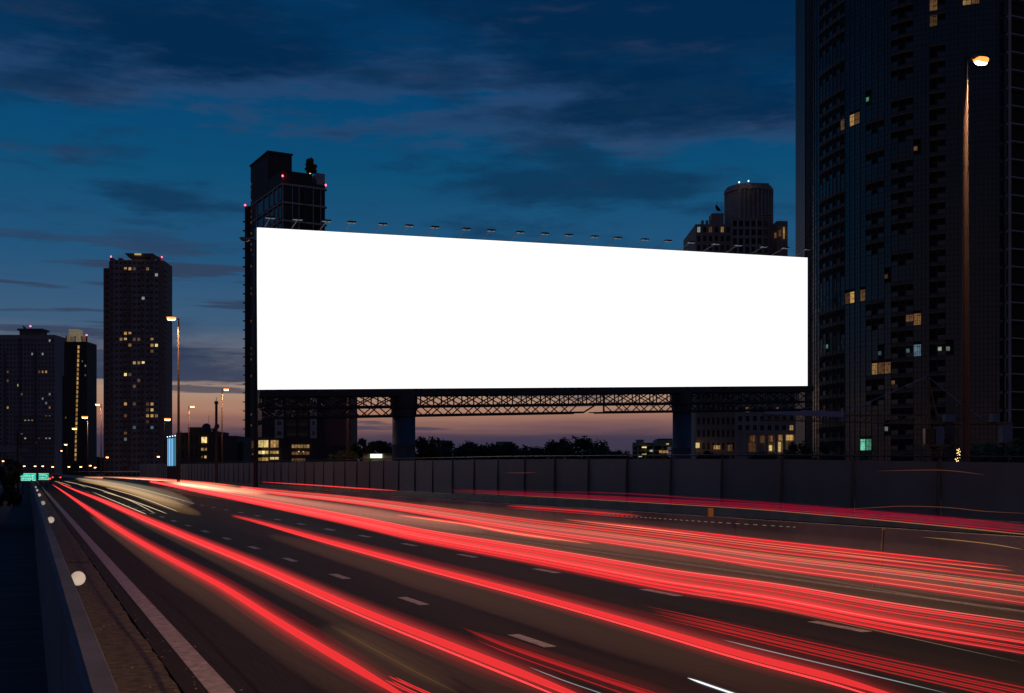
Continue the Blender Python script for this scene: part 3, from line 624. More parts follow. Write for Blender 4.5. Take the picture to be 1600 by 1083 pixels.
for a, b, c, d, k, n in ((1172, 1180, 681, 690, 'd', 2), (1184, 1195, 681, 692, 'd', 2), (1200, 1208, 681, 690, 'd', 2), (1217, 1240, 680, 688, 'y', 4), (1170, 1181, 692, 706, 'd', 2), (1196, 1200, 691, 706, 'd', 1), (1202, 1206, 696, 704, 'Y', 1), (1216, 1220, 691, 706, 'Y', 1),
                         (1224, 1232, 690, 704, 'd', 2), (1115, 1126, 696, 702, 'y', 3), (1137, 1145, 695, 705, 'd', 2), (1087, 1093, 692, 700, 'Y', 1)):
    litbox(Ff, a, b, c, d, Zf_ - 2.9, k, n=n)
for px in (1162, 1182, 1195, 1209.5, 1222): MB().box(0, .8, -1, 0, BASE, ZY(678, Zf_), frame_at(cpx(px, Zf_ - 2.9), Zf_ - 2.9)).obj('arcade_column', M_wf2, Ff)
MB().box(0, pw(1160, 1250), -1.2, 0, ZY(679, Zf_), ZY(676.5, Zf_), frame_at(cpx(1160, Zf_ - 2.9), Zf_ - 2.9)).obj('arcade_beam', M_wf2, Ff)
# --- huge glass tower at right
M_ew = mat('curtain_mullion', (.10, .085, .08), .45, metal=.4); M_eg = mat('curtain_glass', (.04, .058, .062), .16, var=.3, scale=.2, spec=.8); M_eb = mat('balcony_concrete', (.30, .17, .11), .85, var=.2); M_ev = mat('balcony_void', (.035, .028, .026), .9); M_eside = mat('side_glass', (.03, .10, .12), .38, var=.2, spec=.4)
E = thing('glass_tower', 'huge dark curved glass tower filling the right edge of the view', 'building')
ctrl = [(1262, 252), (1275, 245), (1320, 233), (1390, 223), (1470, 217), (1540, 214), (1568, 214)]
cp = spline([Vector((*PX(a, b), 0)) for a, b in ctrl], 12)
acc = [0]
for a, b in zip(cp, cp[1:]): acc.append(acc[-1] + (b - a).length)
def arc(s):
    for i in range(len(acc) - 1):
        if s <= acc[i + 1] or i == len(acc) - 2:
            k = (s - acc[i]) / (acc[i + 1] - acc[i]); return cp[i].lerp(cp[i + 1], k)
HT = 122.; FH = 3.0; PWD = 1.45; NC = int(acc[-1] / PWD); PWD = acc[-1] / NC
corner = Vector((*PX(1243, 262), 0)); backr = Vector((*PX(1660, 232), 0)); backb = Vector((*PX(1640, 290), 0)); bb2 = Vector((*PX(1300, 300), 0))
core = MB(); poly = [corner + Vector((.6, .6, 0))] + [arc(i * PWD) + Vector((.35, .95, 0)) for i in range(NC + 1)] + [backb, bb2]
n = len(poly); core.v = [p + Vector((0, 0, BASE)) for p in poly] + [p + Vector((0, 0, HT)) for p in poly]
core.f = [[i, (i + 1) % n, n + (i + 1) % n, n + i] for i in range(n)] + [list(range(n))[::-1], list(range(n, 2 * n))]
core.obj('core_wall', M_ev, E)
NF = int(HT / FH)
mull = MB(); rnd = random.Random(11); panes = MB(); npart = 0
zone = [(1283, 1321, .8), (1352, 1387, .45), (1395, 1432, .85), (1446, 1480, .9)]
litE = [(1360, 155, 'g', 6), (1322, 196, 'd', 8), (1332, 192, 'y', 8), (1343, 188, 'd', 8), (1455, 18, 'd', 8), (1466, 14, 'd', 10), (1510, 4, 'y', 8), (1520, 2, 'd', 8), (1432, 222, 'd', 5), (1324, 456, 'd', 7), (1333, 452, 'y', 8), (1343, 450, 'd', 8), (1391, 440, 'd', 5),
        (1425, 490, 'd', 7), (1434, 490, 'd', 7), (1294, 537, 'g', 5), (1372, 541, 'b', 5), (1428, 548, 'b', 7), (1420, 555, 'b', 4), (1470, 540, 'w', 4), (1480, 538, 'w', 4), (1368, 579, 'y', 8), (1377, 579, 'd', 8), (1384, 578, 'd', 7), (1394, 603, 'd', 4), (1346, 692, 'g', 8), (1355, 694, 'g', 8), (1257, 300, 'd', 4), (1386, 660, 'w', 3)]
cells = []
for f in range(NF):
    z0 = f * FH
    inz = [rnd.random() for _ in zone]
    for c in range(NC):
        a, b = arc(c * PWD), arc((c + 1) * PWD); mid = (a + b) / 2; px, py = proj(mid + Vector((0, 0, z0 + 1.5)))
        rec = None
        for (u, v, pr), q in zip(zone, inz):
            if u < px < v and q < pr: rec = True
        d = (b - a).normalized(); nn = Vector((d.y, -d.x, 0)); M = Matrix.Translation(a) @ Matrix.Rotation(math.atan2(d.y, d.x), 4, 'Z'); L = (b - a).length
        if rec:
            mull.box(0, L, -.05, .1, z0 + 2.45, z0 + 3.0, M)
            if c % 2: panes.box(.05, L - .05, -.02, .0, z0 + .1, z0 + .95, M)
            q = MB().box(0, L, -.08, .9, z0 + 2.25, z0 + 2.5, M)
            cells.append((mid + Vector((0, 0, z0 + 1.6)), M, L, z0, True, q))
        else: cells.append((mid + Vector((0, 0, z0 + 1.5)), M, L, z0, False, None))
litmap = {}
for px, py, k, wpx in litE:
    i = min(range(len(cells)), key=lambda i: (proj(cells[i][0])[0] - px) ** 2 + (proj(cells[i][0])[1] - py) ** 2); litmap[i] = (k, wpx)
soff = MB(); npn = 0
cand = sorted(range(len(cells)), key=lambda i: abs(proj(cells[i][0])[1] - 330))
parts = set([i for i in cand if not cells[i][4]][:250])
for i, (p, M, L, z0, rec, q) in enumerate(cells):
    if rec: soff.v, base_n = soff.v + q.v, len(soff.v); soff.f += [[base_n + j for j in ff] for ff in q.f]
    if i in litmap:
        mb = MB(); big = litmap[i][1] > 6; za_, zb_ = (z0 + .2, z0 + 2.4) if big else (z0 + .9, z0 + 1.7)
        mb.box(.08, L * .48, .02, .1, za_, zb_, M)
        if big: mb.box(L * .54, L * .76, .02, .1, za_, zb_ - .5, M).box(L * .8, L - .08, .02, .1, za_, zb_, M).box(L * .54, L * .76, .02, .1, zb_ - .4, zb_, M)
        
        mb.obj('lit_window', LIT[litmap[i][0]], E); continue
    if rec: continue
    tgt = MB() if i in parts else panes
    for k in range(3):
        for h in range(2):
            j = rnd.uniform(-.012, .012); x0, x1 = .04 + h * L / 2, L / 2 - .03 + h * L / 2
            b0 = len(tgt.v); tgt.v += [M @ Vector(v_) for v_ in ((x0, j, z0 + k + .04), (x1, -j, z0 + k + .04), (x1, -j + .01, z0 + k + .97), (x0, j + .008, z0 + k + .97))]
            tgt.f.append([b0, b0 + 1, b0 + 2, b0 + 3])
    if i in parts: tgt.obj('pane', M_eg, E)
stuff(panes.obj('pane_rows', M_eg, E)); stuff(soff.obj('balcony_soffits', M_eb, E))
for c in range(NC + 1):
    a = arc(min(c * PWD, acc[-1] - .001)); d = (arc(min(c * PWD + .1, acc[-1])) - arc(max(0, min(c * PWD, acc[-1]) - .1))); M = Matrix.Translation(a) @ Matrix.Rotation(math.atan2(d.y, d.x), 4, 'Z')
    mull.box(-.045, .045, -.12, .1, BASE, HT, M)
for f in range(NF * 3):
    for c in range(NC):
        a, b = arc(c * PWD), arc((c + 1) * PWD); d = b - a; M = Matrix.Translation(a) @ Matrix.Rotation(math.atan2(d.y, d.x), 4, 'Z'); hh = .11 if f % 3 == 0 else .04
        mull.box(.05, d.length - .05, -.06, .03, f * 1.0 - hh / 2, f * 1.0 + hh / 2, M)
stuff(mull.obj('mullion_grid', M_ew, E))
# narrow side face at its left, lighter glass
a, b = corner, Vector((*PX(1261, 252), 0)); d = b - a; Ms = Matrix.Translation(a) @ Matrix.Rotation(math.atan2(d.y, d.x), 4, 'Z'); LS = d.length
for f in range(NF):
    for c in range(3):
        MB().box(c * LS / 3 * .82 + .05, (c + 1) * LS / 3 * .82 - .05, 0, .1, f * FH + .05, f * FH + 2.95, Ms).obj('side_pane', M_eside, E)
MB().box(LS * .82, LS, .3, 1, BASE, HT, Ms).obj('corner_slot', M_ev, E)
sb = MB().box(0, LS * .82, .1, .5, BASE, HT, Ms)
for f in range(NF * 3): sb.box(0, LS * .82, -.04, .02, f - .03, f + .03, Ms)
stuff(sb.obj('side_backing', M_ew, E))
# balcony bay at its right edge
a = Vector((*PX(1570, 213), 0)); d = (Vector((*PX(1660, 219), 0)) - a); Mz = Matrix.Translation(a) @ Matrix.Rotation(math.atan2(d.y, d.x), 4, 'Z')
MB().box(.9, d.length, .8, 10, BASE, HT, Mz).obj('end_wall', M_ev, E)
for f in range(NF):
    MB().box(1.4, d.length, -.3, .9, f * FH * 1.12, f * FH * 1.12 + .22, Mz).obj('balcony_slab', M_wf2, E)
    MB().box(.1, .9, .1, .4, f * FH * 1.12 + .3, f * FH * 1.12 + 3.1, Mz).obj('pane', M_eg, E)
MB().box(.9, 1.25, -.35, 1.0, BASE, HT, Mz).obj('corner_pier', M_wf2, E)
# --- low block with dishes, left centre
G = thing('low_block', 'dark low block with dish antennas on its flat roof and few lit windows', 'building'); Zg = 250.
Mg = frame_at(cpx(276, Zg), Zg); pg = lambda a, b: cpx(b, Zg) - cpx(a, Zg)
MB().box(0, pg(276, 370), 0, 14, BASE, ZY(681, Zg), Mg).obj('wall', M_wb, G); MB().box(pg(276, 290), pg(276, 312), 2, 10, ZY(681, Zg), ZY(668, Zg), Mg).obj('roof_house', M_wb, G)
MB().box(pg(276, 289), pg(276, 314), 1.8, 10.2, ZY(668, Zg), ZY(666.8, Zg), Mg).obj('roof_edge', M_wf2, G); MB().box(pg(276, 313), pg(276, 340), 0, 10, ZY(681, Zg), ZY(674, Zg), Mg).obj('upper_storey', M_wb, G)
MB().box(pg(276, 370), pg(276, 377), 2, 9, BASE, ZY(690, Zg), Mg).obj('side_wing', M_wb, G)
facade(G, Mg, pg(276, 340), 1.2, ZY(676, Zg), 9, 3, M_wb, .5, .55, [])
litbox(G, 315, 324, 683, 692, Zg - .45, 'Y', n=2); litbox(G, 314.5, 318, 700, 704, Zg - .45, 'y'); litbox(G, 320, 323, 700, 704, Zg - .45, 'y'); litbox(G, 314.5, 317, 712.5, 716, Zg - .45, 'd'); litbox(G, 319.5, 322.5, 712, 716, Zg - .45, 'Y')
for px, py, s_, rt in ((317, 668, 1.0, .2), (334, 667, .7, -.7), (329, 672, .5, .5)):
    Mx = frame_at(cpx(px, Zg - 1), Zg - 1) @ Matrix.Translation((0, 3, ZY(py, Zg)))
    dd = MB(); dd.lathe([(.1 * s_, 0), (.6 * s_, .1 * s_), (.95 * s_, .35 * s_)], Mx @ Matrix.Rotation(rt, 4, 'Y') @ Matrix.Rotation(1.1, 4, 'X'), 18).obj('dish_antenna', M_dark, G)
    MB().box(-.05, .05, 3, 3.1, ZY(675, Zg), ZY(py, Zg), frame_at(cpx(px, Zg - 1), Zg - 1)).obj('dish_stand', M_dark, G)
for px in (278, 280, 282, 286): MB().box(0, .15, 2, 2.15, ZY(681, Zg), ZY(random.uniform(672, 678), Zg), frame_at(cpx(px, Zg), Zg)).obj('roof_pipe', M_dark, G)
MB().box(pg(276, 324), pg(276, 324) + .06, 1, 1.06, ZY(675, Zg), ZY(649, Zg), Mg).obj('mast', M_dark, G)
# thin mast
x, y = PX(338, 120); mst = thing('mast_pole', 'thin grey utility mast between the lamp and the low block', 'mast', (x, y, BASE))
MB().tube([Vector((0, 0, 0)), Vector((0, 0, ZY(628, 120) + .76))], .17, n=8, taper=[1, .75]).obj('pole', M_pole, mst); MB().tube([Vector((0, 0, ZY(628, 120) + .7)), Vector((0, 0, ZY(621, 120) + .76))], .03, n=5).obj('spike', M_dark, mst)
MB().lathe([(.2, 0), (.2, .3)], Matrix.Translation((0, 0, ZY(629, 120) + .6))).obj('cap', M_dark, mst)
# LED strip sign
Zl = 180.; L_ = thing('light_strip_sign', 'upright sign of glowing blue white light strips left of the low block', 'sign')
Ml_ = frame_at(cpx(262, Zl), Zl, -.12); MB().box(-.1, 1.45, 0, .3, BASE, ZY(683.5, Zl), Ml_).obj('backing', M_dark, L_)
for i, (x0, wd) in enumerate(((.02, .08), (.24, .12), (.52, .11), (.80, .10), (1.05, .07), (1.25, .07))):
    MB().box(x0, x0 + wd, -.06, 0, ZY(728, Zl), ZY(685.5 - i * .3, Zl), Ml_).obj('light_strip', emis('led_blue' if i in (4, 5) else 'led_pale', (.10, .42, .62) if i in (4, 5) else (.22, .58, 1), .8 if i in (4, 5) else 1.3), L_)
for i in range(4): MB().lathe([(.04, 0), (.10, .06), (.04, .14)], Ml_ @ Matrix.Translation((.05 + i * .42, -.2, ZY(683.5 - i * .6, Zl)))).obj('top_spotlight', emis('led_top', (.8, .95, 1), 2.5), L_)
# lit car park by the second pillar
Zp = 230.; Pk = thing('parking_structure', 'small floodlit parking building left of the second pillar', 'building'); Mp_ = frame_at(cpx(996, Zp), Zp)
pp = lambda px: cpx(px, Zp) - cpx(996, Zp)
M_pk = mat('wall_olive_pale', (.22, .24, .21), .85)
for z0, z1 in ((705, 703), (697, 695), (712, 711)): MB().box(0, pp(1052), 0, 10, ZY(z0, Zp), ZY(z1, Zp), Mp_).obj('deck', M_pk, Pk)
MB().box(0, pp(1052), 9, 9.5, BASE, ZY(690, Zp), Mp_).obj('rear_wall', M_pk, Pk); MB().box(pp(1028), pp(1054), 1, 8, ZY(697, Zp), ZY(687, Zp), Mp_).obj('upper_room', M_pk, Pk)
MB().box(pp(1030), pp(1052), 1.5, 7, ZY(687, Zp), ZY(685, Zp), Mp_).obj('roof', M_wb, Pk); MB().box(0, pp(1006), 0, 3, ZY(697, Zp), ZY(687, Zp), Mp_).obj('stair_head', M_pk, Pk)
for px in (996, 1008, 1020, 1034, 1049): MB().box(pp(px), pp(px) + .3, 0, .4, BASE, ZY(697, Zp), Mp_).obj('column', M_pk, Pk)
litbox(Pk, 1003, 1010, 698, 700, Zp - .3, 'Y'); litbox(Pk, 1003, 1010, 709, 711, Zp - .3, 'Y'); litbox(Pk, 1015, 1020, 703, 706, Zp - .3, 'w'); litbox(Pk, 1030, 1045, 704, 708, Zp - .3, 'y', n=3); litbox(Pk, 1041, 1045, 693, 694.5, Zp - .3, 'Y'); litbox(Pk, 998, 1003, 711, 714, Zp - .3, 'w')
# small kiosk with lit fascia
Zk = 120.; K = thing('roadside_kiosk', 'small kiosk with a bright white fascia light left of the first pillar', 'kiosk'); Mk = frame_at(cpx(567, Zk), Zk); pk = lambda px: cpx(px, Zk) - cpx(567, Zk)
MB().box(0, pk(612), 0, 3, BASE, ZY(709, Zk), Mk).obj('wall', M_pk, K); MB().box(-.1, pk(613), -.3, 3.1, ZY(709, Zk), ZY(708, Zk), Mk).obj('roof', M_wb, K); MB().box(pk(579), pk(597), -.15, 0, ZY(715.5, Zk), ZY(709.6, Zk), Mk).obj('light_box', emis('fascia_light', (.85, 1, .78), 1.6), K)
# low flyover and wall at far left
fy = thing('flyover', 'low grey flyover deck crossing at the far left edge', 'bridge'); Mf_ = frame_at(cpx(-30, 300), 300)
MB().box(0, 10, 0, 6, ZY(707, 300), ZY(700, 300), Mf_).obj('deck', M_wa, fy); MB().box(0, 7.5, .2, 5, ZY(700, 300), ZY(697, 300), Mf_).obj('parapet', M_wa, fy)
for x in (3, 8.5): MB().box(x, x + 1, 1, 3, BASE, ZY(707, 300), Mf_).obj('pier', M_wa, fy)
lw = MB().box(-6, -1.55, 52, 60, BASE, 1.3).obj('boundary_wall', M_parap); tag(lw, 'pale low wall block at the left edge in front of the dark tree', 'wall')
x, y = PX(28, 90); q = thing('grey_post', 'slim grey post standing in front of the green signs', 'post', (x, y, BASE)); MB().tube([Vector((0, 0, 0)), Vector((0, 0, ZY(675, 90) + .76))], .085, n=8).obj('pole', M_pole, q); MB().lathe([(.12, 0), (.12, .1)], Matrix.Translation((0, 0, ZY(675, 90) + .7))).obj('cap', M_dark, q)
M_sg = mat('sign_green', (.02, .35, .22), .4, emit=(.04, .62, .40), es=1.0); M_sw = emis('sign_legend', (.45, .95, .80), .9)
for lab, a, b, ya, yb, stro in (('wide green illuminated road sign beyond the parapet end', 30, 56, 740, 751, 9), ('smaller green illuminated road sign beside the wide one', 60.5, 76, 740, 749.5, 5)):
    Zs = 130.; x, y = PX((a + b) / 2, Zs); sg = thing('road_sign', lab, 'road sign', (x, y, BASE), -TH, 'green road signs')
    hw = (b - a) / 2 * Zs / F_PX; z0, z1 = ZY(yb, Zs) + .76, ZY(ya, Zs) + .76
    MB().box(-hw, hw, -.03, .03, z0, z1).obj('sign_panel', M_sg, sg)
    for s_ in (-.6, .6): MB().box(hw * s_ - .05, hw * s_ + .05, .03, .12, -.2, z1).obj('post', M_post, sg)
    MB().box(-hw - .03, hw + .03, -.045, -.031, z1 - .03, z1 + .02).box(-hw - .03, hw + .03, -.045, -.031, z0 - .02, z0 + .03).obj('border', M_sw, sg)
    rr = random.Random(int(a)); 
    for row in range(2):
        xx = -hw * .82
        while xx < hw * .45:
            wd = rr.uniform(.05, .16); MB().box(xx, xx + wd, -.04, -.031, z0 + .14 + row * .33, z0 + .14 + row * .33 + rr.uniform(.08, .16)).obj('legend_stroke', M_sw, sg); xx += wd + rr.uniform(.03, .1)
    MB().box(hw * .6, hw * .68, -.04, -.031, z0 + .15, z1 - .15).box(hw * .5, hw * .78, -.04, -.031, z1 - .28, z1 - .2).obj('arrow', M_sw, sg)

# ------------------------------------------------------------------ crane
M_cr = mat('crane_orange', (.40, .17, .07), .6); M_lav = mat('crane_banner', (.55, .48, .62), .7, var=.08); M_cab = mat('crane_cab', (.28, .26, .30), .6)
Zr = 150.; Cr = thing('tower_crane', 'dark orange tower crane in front of the glass tower, with long horizontal jib', 'crane')
def cpt(px, py, dz=0): x, y = PX(px, Zr + dz); return Vector((x, y, ZY(py, Zr + dz)))
def cbar(name, a, b, r, m=M_cr, par=Cr): return bar(par, name, a, b, r, m)
cbar('mast_leg', cpt(1453, 738), cpt(1453, 660), .12); cbar('mast_leg', cpt(1470, 738), cpt(1470, 660), .12)
for i in range(6): cbar('mast_brace', cpt(1453 if i % 2 else 1470, 730 - i * 12), cpt(1470 if i % 2 else 1453, 718 - i * 12), .07)
for a in ((1446, 663), (1454, 663), (1467, 663)): cbar('apex_leg', cpt(*a), cpt(1449, 587), .10)
for i in range(5): cbar('apex_brace', cpt(1447, 655 - i * 12), cpt(1464 - i * 2.7, 650 - i * 12), .05)
for dz in (0, 1.4): cbar('jib_chord', cpt(1190, 656, dz), cpt(1450, 663, dz), .09)
cbar('jib_chord', cpt(1192, 648, .7), cpt(1450, 649, .7), .09)
for i in range(26):
    x0 = 1192 + i * 10; cbar('jib_brace', cpt(x0, 656.3 + i * .27), cpt(x0 + 5, 648.2, .7), .045); cbar('jib_brace', cpt(x0 + 5, 648.2, .7), cpt(x0 + 10, 656.5 + i * .27), .045)
cbar('counter_jib', cpt(1450, 661), cpt(1582, 662), .22); cbar('tie_rod', cpt(1449, 588), cpt(1318, 646), .05, M_lav); cbar('tie_rod', cpt(1449, 588), cpt(1502, 631), .05, M_lav); cbar('tie_rod', cpt(1502, 631), cpt(1540, 658), .05, M_lav)
a, b = cpt(1194, 640), cpt(1317, 645); mb = MB(); o_ = Vector((0, .12, 0))
mb.v = [a + Vector((0, 0, -.65)), b + Vector((.0, 0, -.62)), b + Vector((-.15, 0, .12)), a, a + Vector((0, 0, -.65)) + o_, b + Vector((0, 0, -.62)) + o_, b + Vector((-.15, 0, .12)) + o_, a + o_]
for v_ in mb.v: v_ -= Vector((SN, CS, 0)) * .6
mb.f = [[0, 1, 2, 3], [7, 6, 5, 4], [0, 4, 5, 1], [1, 5, 6, 2], [2, 6, 7, 3], [3, 7, 4, 0]]; mb.obj('jib_banner', M_lav, Cr)
def cbox(name, x0, x1, y0, y1, m, d=1.2): MB().box(0, (x1 - x0) * Zr / F_PX, -d, 0, ZY(y1, Zr), ZY(y0, Zr), frame_at(cpx(x0, Zr), Zr)).obj(name, m, Cr)
cbox('cab', 1458, 1470, 667, 695, M_cab); cbox('cab_window', 1442, 1457, 670, 694, M_glass, .9); cbox('platform', 1440, 1480, 695, 698, M_cr); cbox('winch_housing', 1472, 1487, 648, 660, M_cab); cbox('counterweight', 1560, 1576, 664, 692, M_cab); cbox('equipment_box', 1545, 1556, 647, 660, M_cab)
x, y = PX(1495, 60); q = thing('roadside_lights', 'small cluster of warm lights at the foot of the nearest street lamp', 'lights', (x, y, BASE))
for i in range(16):
    zz = ZY(722 - i * 1.3, 60) + .76; xx = math.sin(i * 1.7) * .1 + (.12 if i > 4 else 0); MB().lathe([(.01, 0), (.03, .02), (.01, .05)], Matrix.Translation((xx, 0, zz)), 6).obj('bulb', emis('fairy_light', (1, .62, .25), 3), q)
MB().tube([Vector((.05, .03, 0)), Vector((.05, .03, ZY(700, 60) + .76))], .02, n=5).obj('stake', M_dark, q)

# ------------------------------------------------------------------ trees
def tree(px, ptop, Z, wpx, label, seed, group='trees beyond the barrier', base=BASE):
    rn = random.Random(seed); x, y = PX(px, Z); H = ZY(ptop, Z) - base; W = wpx * Z / F_PX / 2
    o = thing('tree', label, 'tree', (x, y, base), 0, group)
    tk = MB(); tk.tube([Vector((0, 0, 0)), Vector((.1, 0, H * .3)), Vector((0, .1, H * .7))], H * .03, n=7, taper=[1.2, .8, .3])
    cl = []
    for i in range(26):
        a = rn.uniform(0, 6.28); rr = W * math.sqrt(rn.random()) * .85; zz = H * rn.uniform(.16, .90); zz -= (rr / W) ** 2 * H * .18 * rn.random()
        c = Vector((rr * math.cos(a), rr * math.sin(a), zz)); cl.append((c, rn.uniform(.26, .46) * min(W, H * .5)))
        if i % 2: tk.tube([Vector((0, 0, H * .3)), c * .6 + Vector((0, 0, H * .12)), c], H * .012, n=5, taper=[1, .6, .2])
    cl.append((Vector((0, 0, H * .88)), W * .25))
    tk.obj('trunk', M_bark, o)
    mb = MB(); s0 = .17 * (Z / 100) ** .8
    for c, r in cl:
        for k in range(170):
            d = Vector((rn.gauss(0, 1), rn.gauss(0, 1), rn.gauss(0, .8))).normalized() * r * (rn.random() ** .4) * rn.uniform(.8, 1.15)
            p = c + d; u = Vector((rn.gauss(0, 1), rn.gauss(0, 1), rn.gauss(0, 1))).normalized(); v = u.orthogonal().normalized(); s_ = s0 * rn.uniform(.6, 1.5)
            b = len(mb.v); mb.v += [p - u * s_, p + v * s_ * .5, p + u * s_, p - v * s_ * .5]; mb.f.append([b, b + 1, b + 2, b + 3])
    mb.obj('crown', M_leaf, o); return o
T = [(566, 680, 130, 42, 'rounded dark tree left of the first pillar'), (594, 684, 135, 44, 'broad dark tree touching the first pillar on its left'), (536, 700, 120, 40, 'low tree in front of the rust coloured wing'),
     (662, 681, 135, 40, 'dark tree immediately right of the first pillar'), (700, 687, 150, 54, 'low spreading tree second right of the first pillar'), (738, 690, 155, 50, 'scrubby tree between the pillars with sparse top'), (774, 693, 160, 46, 'low flat topped tree near the middle of the gap'),
     (800, 691, 155, 44, 'small rounded tree in the middle of the gap'), (836, 698, 150, 50, 'lowest dark tree left of the tall pair'), (880, 683, 150, 54, 'taller tree with pointed top right of the gap centre'), (918, 684, 150, 54, 'tall rounded tree at the right end of the tree line'),
     (965, 703, 160, 44, 'low shrubby tree left of the parking building'), (1105, 700, 130, 28, 'small bush like tree right of the second pillar'), (1128, 705, 130, 26, 'low tree in front of the drum tower arcade'), (1190, 705, 130, 40, 'low tree hiding the arcade foot'),
     (1240, 690, 120, 56, 'broad dark tree below the right end of the billboard'), (1290, 692, 120, 60, 'wide dark tree below the lavender jib banner'), (1545, 690, 110, 70, 'dark tree right of the nearest street lamp'), (1592, 680, 110, 60, 'dark tree cut by the right edge of the view')]
for i, a in enumerate(T): tree(a[0], a[1], a[2], a[3] * (1.4 if 640 < a[0] < 1000 else 1.1), a[4], 100 + i)
tree(14, 712, 85, 34, 'dark bushy tree at the left edge above the pale wall', 77, 'trees at the left edge')
# rooftop tree
rt = Md @ Vector((9.4, 2, 93)); px, py = proj(rt)
tr2 = tree(486, 247, 347, 16, 'small orange lit tree on the stepped tower roof', 55, 'rooftop trees', base=93)
for c in tr2.children:
    if c.name.startswith('crown'): c.data.materials[0] = mat('leaf_lamplit', (.34, .17, .04), .8, var=.6)  # orange lamplight on the crown is put into its leaf colour
fx = Md @ Vector((9.0, .6, 93.6)); MB().lathe([(.12, 0), (.18, .15), (.15, .3)], Matrix.Translation(fx)).obj('tree_uplight', emis('uplight', (1, .6, .25), 3), D)
ul = bpy.data.lights.new('tree_uplight_lamp', 'POINT'); ul.energy = 260; ul.color = (1, .62, .25); ul.shadow_soft_size = .15
lo = link('tree_uplight_lamp', ul, D, fx + Vector((-.2, -1.6, 1.6)))
# hills and far buildings
hl = MB(); pts = []
for i in range(140):
    px = -200 + i * 16; hgt = 20 + 10 * math.sin(i * .35) + 8 * math.sin(i * .9 + 1) + (26 * math.exp(-((px - 950) / 60.) ** 2)); x, y = PX(px, 2600); pts.append((x, y, hgt))
for x, y, h in pts: hl.v += [Vector((x, y, -2)), Vector((x, y, h)), Vector((x + 300 * SN, y + 300 * CS, h * .7)), Vector((x + 300 * SN, y + 300 * CS, -2))]
for i in range(len(pts) - 1):
    for k in range(3): hl.f.append([4 * i + k, 4 * i + 4 + k, 4 * i + 5 + k, 4 * i + 1 + k])
struct(hl.obj('hills', mat('hill', (.05, .06, .07), .95)))
Mfl = frame_at(cpx(360, 420), 420); hs = thing('hillside_lights', 'cluster of tiny white and yellow lights left of the stepped tower', 'lights', Mfl.to_translation())
rn = random.Random(4)
stk = MB().box(-3, 6, 2, 4, BASE, 10).mesh('dark_rise', M_leaf); link('dark_rise', stk, hs, None, (0, 0, -TH))
for i in range(22): MB().box(-.12, .12, -.1, 0, 0, .22, Matrix.Rotation(-TH, 4, 'Z') @ Matrix.Translation((rn.uniform(-1.5, 4.6), 1.9, rn.uniform(1, 8.5)))).obj('light_point', LIT[rn.choice('Ywyg')], hs)
FB = [(690, 12, 688, 'faint far block on the skyline right of the first pillar'), (788, 26, 690, 'far square block behind the middle of the tree line'), (1238, 18, 640, 'pale far block between drum tower and glass tower')]
for px, wp, top, lb in FB:
    Zq = 380.; o = thing('distant_building', lb, 'building', (*PX(px, Zq), BASE), -TH, 'faint buildings on the skyline'); wd = wp * Zq / F_PX; hh = ZY(top, Zq) + .76
    MB().box(-wd / 2, wd / 2, 0, 8, 0, hh).obj('wall', M_wa, o); 
    for r in range(max(2, int(hh / 3.2))):
        for c in range(3): MB().box(-wd / 2 + wd * (c + .25) / 3, -wd / 2 + wd * (c + .75) / 3, -.1, 0, r * 3.2 + 1, r * 3.2 + 2.4).obj('window', M_glass, o)

# ------------------------------------------------------------------ light trails: tubes of light hanging over the lanes
RED = (1, .042, .045)
COL = {'red': RED, 'deep': (.75, .01, .06), 'pink': (1, .16, .14), 'orange': (1, .30, .12), 'white': (.8, .85, .9), 'cream': (1, .74, .45), 'gold': (.8, .42, .14), 'brown': (.8, .36, .22), 'peach': (1, .36, .24)}
def trail(label, pts, h, glows, streaks, cat='light trail', group='red light trails over the lanes', ends=(.05, .05)):
    o = thing('light_trail', label, cat, group=group)
    P = spline([on_height(x, y, h) for x, y in pts], 10)
    if len(pts) > 6:
        for _ in range(14): P = [P[0]] + [P[i] * .5 + (P[i - 1] + P[i + 1]) * .25 for i in range(1, len(P) - 1)] + [P[-1]]
    def side(i):
        d = (P[min(i + 1, len(P) - 1)] - P[max(i - 1, 0)]).normalized(); return Vector((d.y, -d.x, 0))
    n = len(P)
    tp = [min(1, .003 + 4 * min(i, n - 1 - i) / n) ** .5 if n > 4 else 1 for i in range(n)]
    for (rx, rz, dx, dz, c, s_) in glows:
        Q = [p + side(i) * dx + Vector((0, 0, dz)) for i, p in enumerate(P)]
        for sc_, ws in (((1.3, .22), (.85, .42), (.5, .65)) if s_ > .3 else ((1, 1),)):
            MB().tube(Q, rx * sc_, rz * sc_, 12, taper=tp).obj('glow', glowvol('glow_%s_%.2f' % (c, s_ * ws), COL[c], s_ * ws), o)
    for st in streaks:
        dx, dz, r_, c, s_ = st[:5]; f0, f1 = (st[5], st[6]) if len(st) > 5 else (0, 1)
        i0, i1 = int(f0 * (n - 1)), max(int(f0 * (n - 1)) + 2, int(f1 * (n - 1)))
        Q = [P[i] + side(i) * dx + Vector((0, 0, dz)) for i in range(i0, min(i1 + 1, n))]
        k = len(Q); MB().tube(Q, r_, n=6, taper=[min(1, .02 + 5 * min(i, k - 1 - i) / k) for i in range(k)]).obj('streak', emis('streak_%s_%.2f' % (c, s_), COL[c], s_), o)
    return o
rt = random.Random(21)
